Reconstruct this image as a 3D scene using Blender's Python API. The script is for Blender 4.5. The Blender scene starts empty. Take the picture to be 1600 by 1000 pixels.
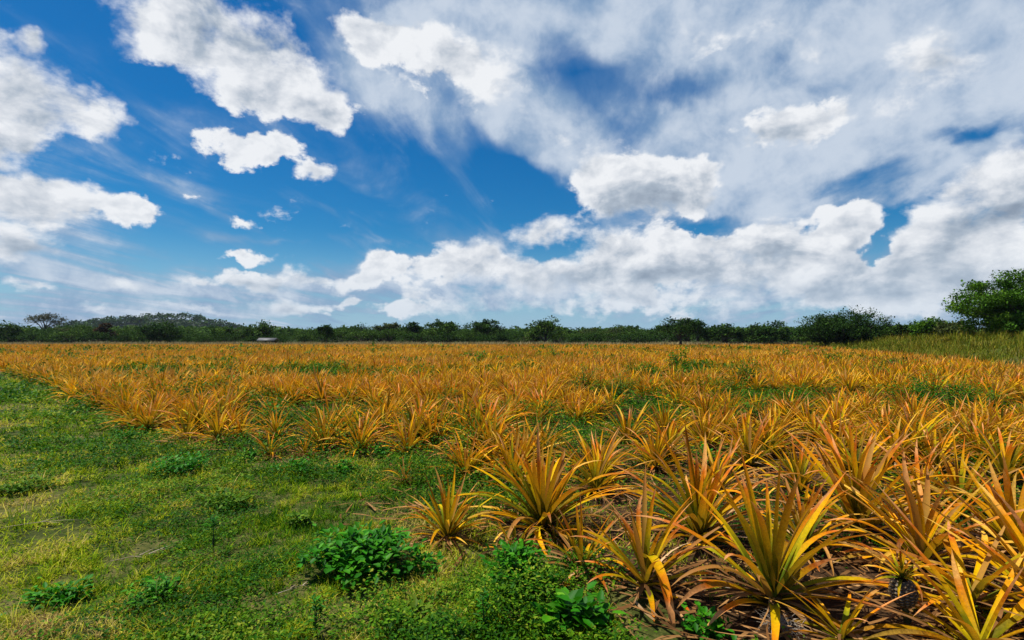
import bpy, math, random
import numpy as np

# ------------------------------------------------------------------ camera, sky, sun
sc = bpy.context.scene
COL = sc.collection
F = 850.0            # focal length in pixels of the 1600 px wide photograph
CAMZ = 1.6
PITCH = math.radians(1.887)
cam_d = bpy.data.cameras.new('camera')
cam_d.sensor_width = 36.0
cam_d.lens = F / 1600.0 * 36.0
cam_d.clip_start = 0.05
cam_d.clip_end = 20000
cam = bpy.data.objects.new('camera', cam_d)
COL.objects.link(cam)
cam.location = (0, 0, CAMZ)
cam.rotation_euler = (math.pi / 2 + PITCH, 0, 0)
sc.camera = cam

SUN_EL, SUN_AZ = math.radians(66), math.radians(-78)      # azimuth from +Y (view direction), negative = left
sc.view_settings.view_transform = 'Standard'
sc.view_settings.look = 'None'
sc.view_settings.gamma = 1
sc.view_settings.exposure = 0.0
sun_d = bpy.data.lights.new('sun', 'SUN')
sun_d.energy = 5.0
sun_d.angle = math.radians(0.53)
sun_d.color = (1.0, 0.95, 0.87)
sun = bpy.data.objects.new('sun', sun_d)
COL.objects.link(sun)
sd = (math.cos(SUN_EL) * math.sin(SUN_AZ), math.cos(SUN_EL) * math.cos(SUN_AZ), math.sin(SUN_EL))
from mathutils import Vector
sun.rotation_euler = Vector(sd).to_track_quat('Z', 'Y').to_euler()
sun.location = (0, 0, 50)


def pix_dir(px, py):
    x, y, z = (px - 800) / F, 1.0, (500 - py) / F
    c, s = math.cos(PITCH), math.sin(PITCH)
    return np.array([x, c * y - s * z, s * y + c * z])


def azel(px, py):
    d = pix_dir(px, py)
    d = d / np.linalg.norm(d)
    return np.array([math.atan2(d[0], d[1]), math.asin(d[2])])


def gp(px, py, z=0.0):
    """ground point seen at a pixel of the photograph"""
    d = pix_dir(px, py)
    k = (z - CAMZ) / d[2]
    return d[0] * k, d[1] * k


class NT:
    def __init__(self, tree):
        self.t = tree

    def n(self, kind, **kw):
        nd = self.t.nodes.new(kind)
        ins = kw.pop('ins', {})
        for k, v in kw.items():
            setattr(nd, k, v)
        for k, v in ins.items():
            self.put(nd.inputs[k], v)
        return nd

    def put(self, sock, v):
        if isinstance(v, bpy.types.NodeSocket):
            self.t.links.new(v, sock)
        elif isinstance(v, bpy.types.Node):
            self.t.links.new(v.outputs[0], sock)
        else:
            if sock.type == 'RGBA' and len(v) == 3:
                v = (*v, 1)
            sock.default_value = v

    def m(self, op, a, b=0.0, c=0.0, clamp=False):
        nd = self.t.nodes.new('ShaderNodeMath')
        nd.operation = op
        nd.use_clamp = clamp
        self.put(nd.inputs[0], a)
        self.put(nd.inputs[1], b)
        self.put(nd.inputs[2], c)
        return nd.outputs[0]

    def vm(self, op, a, b=(0, 0, 0), s=None):
        nd = self.t.nodes.new('ShaderNodeVectorMath')
        nd.operation = op
        self.put(nd.inputs[0], a)
        self.put(nd.inputs[1], b)
        if s is not None:
            self.put(nd.inputs['Scale'], s)
        return nd.outputs[0]

    def mix(self, f, a, b):
        nd = self.t.nodes.new('ShaderNodeMix')
        nd.data_type = 'RGBA'
        self.put(nd.inputs[0], f)
        self.put(nd.inputs[6], a)
        self.put(nd.inputs[7], b)
        return nd.outputs[2]

    def noise(self, vec, scale, detail=4, rough=0.5, dist=0.0, col=False):
        nd = self.n('ShaderNodeTexNoise', ins={'Vector': vec, 'Scale': scale, 'Detail': detail, 'Roughness': rough, 'Distortion': dist})
        return nd.outputs[1 if col else 0]

    def step(self, v, lo, hi, a=0.0, b=1.0):
        nd = self.n('ShaderNodeMapRange', interpolation_type='SMOOTHSTEP')
        self.put(nd.inputs['Value'], v)
        for k, x in (('From Min', lo), ('From Max', hi), ('To Min', a), ('To Max', b)):
            self.put(nd.inputs[k], x)
        return nd.outputs[0]

    def ramp(self, f, stops):
        nd = self.n('ShaderNodeValToRGB', ins={'Fac': f})
        e = nd.color_ramp.elements
        while len(e) < len(stops):
            e.new(0.5)
        for el, (p, c) in zip(e, stops):
            el.position = p
            el.color = (*c, 1)
        return nd.outputs[0]


world = bpy.data.worlds.new('World')
sc.world = world
world.use_nodes = True
wt = NT(world.node_tree)
world.node_tree.nodes.clear()
sky = wt.n('ShaderNodeTexSky', sky_type='NISHITA', sun_disc=False, sun_elevation=SUN_EL,
           sun_rotation=SUN_AZ, altitude=0, air_density=1.0, dust_density=0.6, ozone_density=2.0)
gen = wt.n('ShaderNodeTexCoord').outputs['Generated']
sep = wt.n('ShaderNodeSeparateXYZ', ins={0: gen})
dx, dy, dz = sep.outputs
az = wt.m('ARCTAN2', dx, dy)
el = wt.m('ARCSINE', dz)
P = wt.n('ShaderNodeCombineXYZ', ins={0: az, 1: el, 2: 0.0}).outputs[0]
# cloud coordinates: clouds flatten and shrink towards the horizon
squash = wt.m('ADD', wt.m('ABSOLUTE', el), 0.22)
Pc = wt.n('ShaderNodeCombineXYZ', ins={0: wt.m('DIVIDE', dx, squash), 1: wt.m('DIVIDE', dy, squash), 2: wt.m('MULTIPLY', el, 6.0)}).outputs[0]
w1 = wt.vm('SCALE', wt.vm('SUBTRACT', wt.noise(gen, 7.0, 3, 0.55, col=True), (0.5, 0.5, 0.5)), s=0.085)
w2 = wt.vm('SCALE', wt.vm('SUBTRACT', wt.noise(gen, 30.0, 4, 0.6, col=True), (0.5, 0.5, 0.5)), s=0.030)
PW = wt.vm('ADD', P, wt.vm('ADD', w1, w2))
PS = wt.vm('ADD', P, w1)


def blob(vec, cx, cy, rx, ry, rot=0, wgt=1.0):
    """an elliptical bump, given in photograph pixels, turned into azimuth and elevation"""
    c = azel(cx, cy)
    e = 4.0
    J = np.stack([(azel(cx + e, cy) - c) / e, (azel(cx, cy + e) - c) / e], 1)
    r = math.radians(rot)
    A = J @ np.array([[math.cos(r), -math.sin(r)], [math.sin(r), math.cos(r)]]) @ np.diag([rx, ry])
    U, S, _ = np.linalg.svd(A)
    ang = math.atan2(U[1, 0], U[0, 0])
    mp = wt.n('ShaderNodeMapping', vector_type='TEXTURE')
    wt.put(mp.inputs[0], vec)
    mp.inputs['Location'].default_value = (c[0], c[1], 0)
    mp.inputs['Rotation'].default_value = (0, 0, ang)
    mp.inputs['Scale'].default_value = (S[0], S[1], 1)
    g = wt.n('ShaderNodeTexGradient', gradient_type='SPHERICAL', ins={0: mp.outputs[0]})
    return wt.m('MULTIPLY', g.outputs['Fac'], wgt)


def blobs(vec, lst, op='ADD'):
    acc = None
    for b in lst:
        v = blob(vec, *b)
        acc = v if acc is None else wt.m(op, acc, v)
    return acc


CUM = [  # crisp white cumulus: cx, cy, rx, ry, tilt, weight
    (270, 20, 150, 110, 15, 1.4), (370, 85, 165, 100, 28, 1.6), (460, 140, 125, 75, 25, 1.5), (515, 175, 50, 38, 0, 1.1), (560, 50, 60, 60, 0, .7),
    (10, 140, 130, 110, 0, 1.4), (105, 165, 110, 60, 22, 1.4), (165, 195, 60, 40, 10, 1.0), (30, 225, 110, 45, 0, 1.2), (40, 60, 34, 26, 30, 1.1),
    (0, 300, 150, 65, 8, 1.5), (110, 315, 130, 48, 6, 1.5), (205, 330, 52, 30, 10, 1.1), (30, 375, 130, 50, 0, 1.2),
    (380, 228, 80, 40, 8, 1.4), (440, 228, 60, 30, 10, 1.1), (497, 272, 44, 28, 20, 1.2), (376, 337, 36, 17, 15, 1.0), (298, 311, 26, 15, 0, .8),
    (1000, 305, 140, 72, -5, 1.6), (1075, 285, 80, 55, 0, 1.3), (940, 290, 70, 60, 20, 1.0), (845, 362, 60, 34, -8, 1.2), (880, 372, 50, 24, 20, .7),
    (385, 400, 70, 18, 0, 1.2), (430, 440, 100, 28, -6, 1.4), (320, 445, 70, 20, 0, .8), (455, 482, 75, 20, 0, 1.2), (595, 412, 52, 34, -10, 1.3),
    (555, 438, 50, 22, 0, 1.1), (195, 446, 70, 18, 0, 1.0), (120, 470, 80, 16, 0, .6), (625, 487, 70, 20, 0, 1.0), (320, 484, 60, 12, 0, .7),
    (690, 410, 110, 45, 0, 1.2), (790, 410, 120, 48, 0, 1.4), (900, 415, 130, 50, -6, 1.4), (1000, 405, 130, 58, -8, 1.5), (1085, 395, 110, 55, -15, 1.5),
    (1180, 385, 130, 60, -25, 1.5), (1270, 385, 120, 55, -28, 1.4), (1335, 352, 70, 52, -25, 1.4), (1250, 440, 190, 60, -8, 1.5), (950, 465, 260, 45, 0, 1.0),
    (1500, 330, 150, 80, -22, 1.8), (1590, 280, 140, 80, -25, 1.6), (1520, 410, 200, 80, 0, 1.8), (1420, 460, 200, 60, 0, 1.4), (700, 470, 150, 30, 0, .7),
    (60, 440, 70, 15, 0, .9), (150, 480, 50, 9, 0, .8), (505, 432, 34, 14, 0, .9), (545, 472, 60, 13, 0, .8), (240, 480, 50, 9, 0, .7), (530, 355, 26, 9, 0, .7), (695, 308, 16, 10, 0, .8),
    (1230, 200, 140, 60, -25, 1.0), (690, 95, 150, 80, 15, 1.0), (600, 55, 110, 50, 0, .9), (780, 120, 120, 70, 30, .7), (1390, 150, 150, 60, -20, .8), (1180, 60, 200, 60, 0, .55), (930, 240, 110, 60, 30, .6), (1470, 90, 160, 70, 0, .6),
]
GREY = [  # the shaded undersides and thick middles
    (380, 55, 150, 70, 28, 1.0), (60, 180, 110, 35, 10, .5), (60, 385, 150, 35, 0, 1.0), (60, 320, 120, 30, 5, .6),
    (1020, 325, 120, 50, -5, 1.3), (1225, 215, 90, 42, -20, 1.0), (850, 375, 50, 18, 0, .6),
    (900, 432, 160, 26, 0, .8), (1060, 425, 150, 32, -12, 1.0), (1190, 415, 130, 36, -20, 1.0), (1340, 385, 90, 34, -25, .8),
    (1560, 335, 160, 50, -15, 1.4), (1500, 445, 230, 48, 0, 1.1), (1300, 465, 180, 30, -5, .8), (600, 432, 50, 12, 0, .5), (430, 452, 80, 12, 0, .7),
    (455, 490, 70, 9, 0, .6), (1350, 60, 300, 90, -10, .7), (1000, 60, 200, 60, 0, .4),
]
VEIL = [  # soft high sheet
    (760, 140, 210, 130, 38, 1.5), (900, 250, 190, 80, 40, 1.3), (1080, 210, 260, 150, 10, 1.3), (1250, 60, 420, 140, 0, 1.7), (880, 20, 300, 90, 0, 1.3),
    (1400, 170, 330, 130, -15, 1.5), (1560, 60, 250, 180, 0, 1.2), (1480, 250, 230, 90, -25, 1.2), (1200, 310, 230, 80, -10, 1.1), (640, 30, 120, 70, 10, .9),
    (700, 430, 260, 60, 0, .9), (150, 440, 300, 80, 5, .65), (400, 470, 400, 60, 0, .8), (80, 350, 200, 90, 0, .6), (440, 370, 190, 12, 2, .5), (230, 300, 260, 60, 10, .30),
    (640, 170, 170, 60, 45, .8), (560, 120, 110, 60, 30, .6), (100, 250, 160, 50, 0, .3), (60, 100, 260, 140, 0, .22), (330, 200, 200, 60, 0, .2),
    (1100, 430, 700, 90, 0, 1.0), (1500, 430, 260, 110, 0, 1.0), (150, 505, 500, 36, 0, .6), 
]
HOLE = [
    (900, 175, 150, 100, 20, .08), (830, 290, 120, 35, 25, .8), (1085, 130, 130, 40, -8, .5), (1280, 140, 190, 40, -8, .55), (1150, 20, 120, 30, 0, .3), (700, 20, 140, 30, 10, .35), (1545, 192, 120, 28, -10, 1.15), (1350, 285, 150, 34, -8, .7),
    (1368, 398, 50, 36, -40, 1.15), (1400, 345, 40, 40, 0, .8), (1110, 352, 90, 20, -5, .9), (865, 392, 90, 24, 0, 1.3), (640, 385, 60, 14, 0, .7), (1280, 360, 60, 16, -35, .8),
    (1210, 100, 60, 40, 30, .5),
]
cum = blobs(PW, CUM)
grey = blobs(PS, GREY)
veil = blobs(PS, VEIL)
hole = blobs(PW, HOLE)
# noise: billows for cumulus, stretched streaks for the high sheet (bands run along one direction overhead)
Q = wt.n('ShaderNodeCombineXYZ', ins={0: az, 1: wt.m('MULTIPLY', el, 1.45), 2: 0.0}).outputs[0]
n_a = wt.noise(Q, 11.0, 8, 0.58, 0.25)
n_b = wt.noise(wt.vm('ADD', Q, (-0.022, 0.030, 0.0)), 11.0, 5, 0.55, 0.25)
n_h = wt.noise(Q, 34.0, 5, 0.6, 0.2)
n_h2 = wt.noise(wt.vm('ADD', Q, (-0.007, 0.010, 0.0)), 34.0, 4, 0.55, 0.2)
st_s = wt.m('ADD', wt.m('MAXIMUM', dz, 0.0), 0.10)
stx = wt.m('DIVIDE', dx, st_s)
sty = wt.m('DIVIDE', dy, st_s)
ca, sa = math.cos(math.radians(6)), math.sin(math.radians(6))
su = wt.m('SUBTRACT', wt.m('MULTIPLY', stx, ca * 1.5), wt.m('MULTIPLY', sty, sa * 1.5))
sv = wt.m('ADD', wt.m('MULTIPLY', stx, sa * .45), wt.m('MULTIPLY', sty, ca * .45))
St = wt.n('ShaderNodeCombineXYZ', ins={0: su, 1: sv, 2: 3.7}).outputs[0]
n_s = wt.noise(St, 1.6, 6, 0.55, 0.6)
n_f = wt.noise(gen, 14.0, 6, 0.6, 0.2)

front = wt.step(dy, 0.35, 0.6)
unseen_cl = wt.step(wt.noise(Pc, 0.8, 5, 0.55), 0.52, 0.66, 0.0, 1.3)  # invented clouds out of view, kept sparse to lower the fill light
back = wt.m('MULTIPLY', wt.m('SUBTRACT', 1.0, front), unseen_cl)
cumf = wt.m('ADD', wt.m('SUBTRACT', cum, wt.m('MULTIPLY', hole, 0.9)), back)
cden = wt.m('ADD', wt.m('MULTIPLY', wt.m('MINIMUM', cumf, 1.25), 1.0), wt.m('ADD', wt.m('MULTIPLY', wt.m('SUBTRACT', n_a, 0.5), 2.3), wt.m('MULTIPLY', wt.m('SUBTRACT', n_h, 0.5), 0.9)))
soft = wt.step(wt.noise(gen, 5.0, 3), 0.38, 0.62, 0.62, 1.30)
c_alpha = wt.step(cden, 0.28, soft)
vden = wt.m('ADD', wt.m('SUBTRACT', wt.m('MINIMUM', veil, 1.15), hole), wt.m('MULTIPLY', wt.m('SUBTRACT', wt.m('ADD', wt.m('MULTIPLY', n_s, .85), wt.m('MULTIPLY', n_f, .15)), 0.5), 3.0))
v_alpha = wt.m('MULTIPLY', wt.step(vden, -0.05, 0.95), 0.95)

# air: deep blue overhead, pale at the horizon (Nishita, saturated as in the photograph)
hsv = wt.n('ShaderNodeHueSaturation', ins={'Hue': 0.492, 'Saturation': 1.5, 'Value': 1.0, 'Color': sky.outputs[0]})
skyc = wt.vm('MULTIPLY', hsv.outputs[0], (0.031, 0.072, 0.091))
low = wt.step(el, -0.03, 0.20, 1.0, 0.0)
skyc = wt.mix(wt.m('MULTIPLY', low, 0.85), skyc, (0.38, 0.56, 0.76))
v_bright = wt.step(wt.m('ADD', wt.m('MULTIPLY', vden, .7), wt.m('MULTIPLY', wt.m('SUBTRACT', n_f, 0.5), 2.2)), 0.0, 1.2)
v_col = wt.mix(v_bright, (0.24, 0.37, 0.56), (0.60, 0.68, 0.79))
skyc = wt.mix(v_alpha, skyc, v_col)
shade = wt.m('ADD', wt.m('MULTIPLY', wt.m('SUBTRACT', n_b, n_a), 2.1), wt.m('MULTIPLY', wt.m('SUBTRACT', n_h2, n_h), 0.55))
lit = wt.m('ADD', wt.m('SUBTRACT', 0.82, wt.m('MULTIPLY', grey, 0.50)), wt.m('MULTIPLY', shade, -1.0))
lit = wt.m('ADD', lit, wt.step(cden, 0.35, 1.4, 0.20, -0.04))
c_col = wt.ramp(lit, [(0.0, (0.27, 0.33, 0.42)), (0.35, (0.42, 0.49, 0.58)), (0.65, (0.66, 0.70, 0.76)), (1.0, (0.88, 0.90, 0.93))])
far = wt.step(el, 0.02, 0.16, 0.38, 0.0)
c_col = wt.mix(far, c_col, (0.42, 0.56, 0.72))
skyc = wt.mix(wt.m('MULTIPLY', c_alpha, 0.97), skyc, c_col)
# below the horizon: dull green-brown ground light
skyc = wt.mix(wt.step(dz, -0.02, -0.001, 1.0, 0.0), skyc, (0.12, 0.11, 0.06))
bg = wt.n('ShaderNodeBackground', ins={'Color': skyc, 'Strength': 1.0})
wo = wt.n('ShaderNodeOutputWorld', ins={0: bg.outputs[0]})
world.cycles.sampling_method = 'MANUAL'
world.cycles.sample_map_resolution = 512
sc.cycles.max_bounces = 5
sc.cycles.diffuse_bounces = 2
sc.cycles.transparent_max_bounces = 4

# ------------------------------------------------------------------ helpers
RNG = np.random.default_rng(11)
random.seed(5)


def vnoise(x, y, seed=0):
    xi, yi = np.floor(x).astype(np.int64), np.floor(y).astype(np.int64)
    fx, fy = x - xi, y - yi
    fx, fy = fx * fx * (3 - 2 * fx), fy * fy * (3 - 2 * fy)

    def h(a, b):
        n = (a * 374761393 + b * 668265263 + seed * 974634777) & 0xFFFFFFFF
        n = ((n ^ (n >> 13)) * 1274126177) & 0xFFFFFFFF
        return ((n ^ (n >> 16)) & 0xFFFF) / 65535.0
    return (h(xi, yi) * (1 - fx) + h(xi + 1, yi) * fx) * (1 - fy) + (h(xi, yi + 1) * (1 - fx) + h(xi + 1, yi + 1) * fx) * fy


def fbm(x, y, octv=4, seed=0):
    a, s, t = 0.5, 0.0, 0.0
    for k in range(octv):
        s = s + a * vnoise(x * 2 ** k, y * 2 ** k, seed + k)
        t += a
        a *= 0.5
    return s / t


def sstep(v, lo, hi):
    t = np.clip((v - lo) / (hi - lo), 0, 1)
    return t * t * (3 - 2 * t)


BANK_A, BANK_B = np.array([21.0, 19.5]), np.array([44.0, 78.0])
_bd = (BANK_B - BANK_A) / np.linalg.norm(BANK_B - BANK_A)
_bn = np.array([_bd[1], -_bd[0]])


def bank_s(x, y):
    return (x - BANK_A[0]) * _bn[0] + (y - BANK_A[1]) * _bn[1]


def height(x, y):
    x, y = np.asarray(x, float), np.asarray(y, float)
    d = np.hypot(x, y)
    h = (fbm(x * 0.45, y * 0.45, 3, 3) - 0.5) * 0.10 * sstep(60 - d, 0, 30)
    h = h + (fbm(x * 3.0, y * 3.0, 3, 9) - 0.5) * 0.045 * sstep(30 - d, 0, 20)
    s = bank_s(x, y)
    h = h + 1.40 * sstep(s, 0.3, 9.0) * sstep(y, 5, 20) * (1 - sstep(y, 62, 100) * .9) * (0.8 + 0.4 * fbm(x * .15, y * .15, 3, 5))
    return h


# boundary of the crop, traced on the ground
FIELD = [gp(*p) for p in [(0, 583), (60, 606), (130, 646), (240, 690), (330, 712), (430, 726), (540, 716), (615, 728), (655, 790), (668, 862),
                          (780, 858), (850, 900), (950, 962), (1010, 1030)]]
FAR_Y = 96.0
FIELD = np.array(FIELD + [(0.9, 1.6), (6.0, 0.8), (17.5, 9.0), tuple(BANK_A), tuple(BANK_B), (49.5, FAR_Y), (-104.0, FAR_Y)])


def seg_dist(x, y, poly):
    """signed distance to a polygon, positive inside"""
    x, y = np.asarray(x, float), np.asarray(y, float)
    dmin = np.full(x.shape, 1e9)
    ins = np.zeros(x.shape, bool)
    n = len(poly)
    for i in range(n):
        a, b = poly[i], poly[(i + 1) % n]
        e = b - a
        t = np.clip(((x - a[0]) * e[0] + (y - a[1]) * e[1]) / (e @ e), 0, 1)
        dmin = np.minimum(dmin, np.hypot(x - a[0] - t * e[0], y - a[1] - t * e[1]))
        c = ((a[1] > y) != (b[1] > y))
        xx = a[0] + (y - a[1]) / (e[1] if abs(e[1]) > 1e-9 else 1e-9) * e[0]
        ins ^= c & (x < xx)
    return np.where(ins, dmin, -dmin)


def field_d(x, y):
    return seg_dist(x, y, FIELD)


def mesh_np(name, verts, faces, data=None, smooth=False):
    """faces: (n,3) or (n,4) array; data: (nverts,4) floats stored as the attribute leafdata"""
    me = bpy.data.meshes.new(name)
    verts = np.ascontiguousarray(verts, np.float32).reshape(-1, 3)
    faces = np.ascontiguousarray(faces, np.int32)
    k = faces.shape[1]
    me.vertices.add(len(verts))
    me.vertices.foreach_set('co', verts.ravel())
    me.loops.add(faces.size)
    me.loops.foreach_set('vertex_index', faces.ravel())
    me.polygons.add(len(faces))
    me.polygons.foreach_set('loop_start', np.arange(0, faces.size, k, dtype=np.int32))
    me.polygons.foreach_set('loop_total', np.full(len(faces), k, np.int32))
    if smooth:
        me.polygons.foreach_set('use_smooth', np.ones(len(faces), bool))
    if data is not None:
        at = me.attributes.new('leafdata', 'FLOAT_COLOR', 'POINT')
        at.data.foreach_set('color', np.ascontiguousarray(data, np.float32).ravel())
    me.update()
    return me


def link(name, me, mat, parent=None, loc=None, kind=None):
    o = bpy.data.objects.new(name, me)
    COL.objects.link(o)
    if me is not None and mat is not None and len(me.materials) == 0:
        me.materials.append(mat)
    if parent:
        o.parent = parent
    if loc is not None:
        o.location = loc
    if kind:
        o['kind'] = kind
    return o


def tag(o, label, cat, group=None, kind=None):
    o['label'] = label
    o['category'] = cat
    if group:
        o['group'] = group
    if kind:
        o['kind'] = kind
    return o


# ------------------------------------------------------------------ materials
def new_mat(name):
    m = bpy.data.materials.new(name)
    m.use_nodes = True
    m.node_tree.nodes.clear()
    return m, NT(m.node_tree)


def leaf_surface(t, col, rough, trans, spec=0.3, tcol=None, bump=None):
    ins = {'Base Color': col, 'Roughness': rough, 'Specular IOR Level': spec}
    if bump is not None:
        ins['Normal'] = bump
    p = t.n('ShaderNodeBsdfPrincipled', ins=ins)
    tr = t.n('ShaderNodeBsdfTranslucent', ins={'Color': tcol if tcol is not None else col})
    mx = t.n('ShaderNodeMixShader', ins={0: trans, 1: p.outputs[0], 2: tr.outputs[0]})
    t.n('ShaderNodeOutputMaterial', ins={0: mx.outputs[0]})


def leafdata(t):
    a = t.n('ShaderNodeAttribute', attribute_name='leafdata')
    s = t.n('ShaderNodeSeparateColor', ins={0: a.outputs['Color']})
    return s.outputs[0], s.outputs[1], s.outputs[2], a.outputs['Alpha']


def mat_pineapple():
    m, t = new_mat('pineapple_leaf')
    tt, rnd, green, dry = leafdata(t)          # along the leaf, per leaf, how green, across the leaf
    obj = t.n('ShaderNodeNewGeometry').outputs['Position']
    ns = t.noise(obj, 9.0, 3, 0.6)
    nf = t.noise(obj, 60.0, 3, 0.6)
    f = t.m('ADD', t.m('MULTIPLY', tt, 1.15), t.m('MULTIPLY', t.m('SUBTRACT', ns, 0.5), 0.45))
    f = t.m('ADD', f, t.m('MULTIPLY', t.m('SUBTRACT', rnd, 0.5), 0.75))
    f = t.m('SUBTRACT', f, t.m('MULTIPLY', green, 0.55))
    f = t.m('ADD', f, 0.07)
    gold = t.ramp(f, [(0.0, (0.14, 0.19, 0.006)), (0.20, (0.36, 0.32, 0.004)), (0.38, (0.70, 0.47, 0.002)), (0.62, (0.86, 0.44, 0.001)),
                      (0.84, (0.84, 0.33, 0.002)), (1.0, (0.90, 0.52, 0.06))])
    col = t.ramp(f, [(0.0, (0.11, 0.17, 0.008)), (0.22, (0.30, 0.29, 0.006)), (0.40, (0.64, 0.42, 0.003)), (0.62, (0.80, 0.34, 0.003)),
                     (0.84, (0.74, 0.17, 0.010)), (1.0, (0.82, 0.36, 0.12))])
    col = t.mix(t.step(green, 0.12, 0.34), gold, col)
    val = t.m('ADD', 0.82, t.m('MULTIPLY', t.m('ADD', t.m('SUBTRACT', nf, 0.5), t.m('SUBTRACT', t.m('FRACT', t.m('MULTIPLY', rnd, 7.3)), 0.5)), 0.9))
    col = t.vm('SCALE', col, s=val)
    # a minority of dead straw leaves and brown tips
    dead = t.m('MAXIMUM', dry, t.step(t.m('FRACT', t.m('MULTIPLY', rnd, 13.7)), 0.90, 0.93))
    spots = t.m('MULTIPLY', t.step(t.noise(obj, 150.0, 4, 0.65), 0.60, 0.68), 0.7)
    tip = t.step(t.m('ADD', tt, t.m('MULTIPLY', t.m('SUBTRACT', nf, .5), .25)), 0.90, 1.0)
    col = t.mix(t.m('MAXIMUM', t.m('MULTIPLY', dead, 0.75), t.m('MAXIMUM', spots, t.m('MULTIPLY', tip, 0.75))), col, (0.40, 0.20, 0.055))
    tc = t.mix(0.5, col, (0.75, 0.33, 0.02))
    leaf_surface(t, col, 0.55, 0.25, 0.05, tc)
    return m


def mat_simple_leaf(name, stops, trans=0.25, rough=0.55, scale=8.0, spec=0.08, vary=0.6):
    m, t = new_mat(name)
    tt, rnd, g, a = leafdata(t)
    pos = t.n('ShaderNodeNewGeometry').outputs['Position']
    ns = t.noise(pos, scale, 3, 0.6)
    f = t.m('ADD', t.m('ADD', t.m('MULTIPLY', rnd, 0.55), t.m('MULTIPLY', g, 0.45)), t.m('MULTIPLY', t.m('SUBTRACT', ns, 0.5), 0.6))
    col = t.ramp(f, stops)
    val = t.m('ADD', 1.0 - vary / 2, t.m('MULTIPLY', t.m('FRACT', t.m('MULTIPLY', rnd, 9.1)), vary))
    col = t.vm('SCALE', col, s=val)
    leaf_surface(t, col, rough, trans, spec)
    return m


M = {}
M['pine'] = mat_pineapple()
M['dry'] = mat_simple_leaf('dry_leaf', [(0.0, (0.09, 0.042, 0.014)), (0.4, (0.22, 0.10, 0.030)), (0.75, (0.42, 0.22, 0.075)), (1.0, (0.60, 0.40, 0.20))], 0.1, 0.7)
M['grass'] = mat_simple_leaf('grass_blade', [(0.0, (0.015, 0.075, 0.001)), (0.24, (0.075, 0.20, 0.002)), (0.42, (0.33, 0.43, 0.006)), (0.62, (0.56, 0.52, 0.03)), (0.84, (0.68, 0.50, 0.16)), (1.0, (0.22, 0.11, 0.05))], 0.32, 0.6, 3.5, 0.05, 0.9)
M['bankgrass'] = mat_simple_leaf('bank_grass_blade', [(0.0, (0.05, 0.10, 0.004)), (0.40, (0.13, 0.17, 0.008)), (0.72, (0.26, 0.22, 0.015)), (1.0, (0.40, 0.26, 0.06))], 0.25, 0.6, 0.25)
M['palegrass'] = mat_simple_leaf('pale_grass_blade', [(0.0, (0.22, 0.20, 0.06)), (0.5, (0.38, 0.29, 0.12)), (1.0, (0.50, 0.40, 0.22))], 0.2, 0.7, 0.3)
M['weed'] = mat_simple_leaf('weed_leaf', [(0.0, (0.012, 0.09, 0.002)), (0.5, (0.03, 0.20, 0.003)), (0.85, (0.09, 0.32, 0.006)), (1.0, (0.20, 0.40, 0.012))], 0.25, 0.5, 12.0, 0.15)
M['weedpale'] = mat_simple_leaf('pale_weed_leaf', [(0.0, (0.03, 0.10, 0.004)), (0.5, (0.08, 0.19, 0.008)), (1.0, (0.20, 0.29, 0.02))], 0.25, 0.5, 12.0)
M['cover'] = mat_simple_leaf('ground_cover_leaf', [(0.0, (0.012, 0.06, 0.002)), (0.45, (0.030, 0.125, 0.003)), (0.75, (0.12, 0.26, 0.005)), (1.0, (0.36, 0.40, 0.03))], 0.3, 0.5, 5.0)
M['stem'] = mat_simple_leaf('stem', [(0.0, (0.04, 0.06, 0.02)), (1.0, (0.10, 0.09, 0.04))], 0.0, 0.7)
M['straw'] = mat_simple_leaf('straw', [(0.0, (0.30, 0.22, 0.13)), (1.0, (0.58, 0.50, 0.38))], 0.0, 0.7)
M['web'] = mat_simple_leaf('pale_root', [(0.0, (0.20, 0.17, 0.13)), (1.0, (0.38, 0.33, 0.27))], 0.0, 0.8)


def tree_mat(name, a, b, c):
    return mat_simple_leaf(name, [(0.0, a), (0.5, b), (1.0, c)], 0.18, 0.7, 0.35, 0.03, 0.6)


M['tree_dark'] = tree_mat('dark_tree_leaf', (0.016, 0.042, 0.008), (0.032, 0.078, 0.012), (0.07, 0.13, 0.018))
M['tree_mid'] = tree_mat('green_tree_leaf', (0.026, 0.062, 0.010), (0.055, 0.115, 0.016), (0.11, 0.18, 0.025))
M['tree_olive'] = tree_mat('olive_tree_leaf', (0.045, 0.070, 0.020), (0.085, 0.110, 0.030), (0.14, 0.15, 0.045))
M['tree_bright'] = tree_mat('bright_tree_leaf', (0.035, 0.09, 0.008), (0.075, 0.18, 0.012), (0.17, 0.28, 0.02))
M['tree_rust'] = tree_mat('rusty_tree_leaf', (0.045, 0.030, 0.014), (0.085, 0.050, 0.022), (0.12, 0.08, 0.03))
M['tree_grey'] = tree_mat('grey_tree_leaf', (0.07, 0.075, 0.045), (0.11, 0.115, 0.07), (0.16, 0.16, 0.10))
m, t = new_mat('bark')
pos = t.n('ShaderNodeNewGeometry').outputs['Position']
t.n('ShaderNodeOutputMaterial', ins={0: t.n('ShaderNodeBsdfPrincipled', ins={'Base Color': t.ramp(t.noise(pos, 6.0, 4), [(0.3, (0.035, 0.028, 0.02)), (0.7, (0.10, 0.08, 0.06))]), 'Roughness': 0.9}).outputs[0]})
M['bark'] = m
m, t = new_mat('roof_sheet')
pos = t.n('ShaderNodeNewGeometry').outputs['Position']
t.n('ShaderNodeOutputMaterial', ins={0: t.n('ShaderNodeBsdfPrincipled', ins={'Base Color': t.ramp(t.noise(pos, 1.5, 4), [(0.3, (0.10, 0.10, 0.09)), (0.7, (0.17, 0.16, 0.15))]), 'Roughness': 0.6}).outputs[0]})
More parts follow.
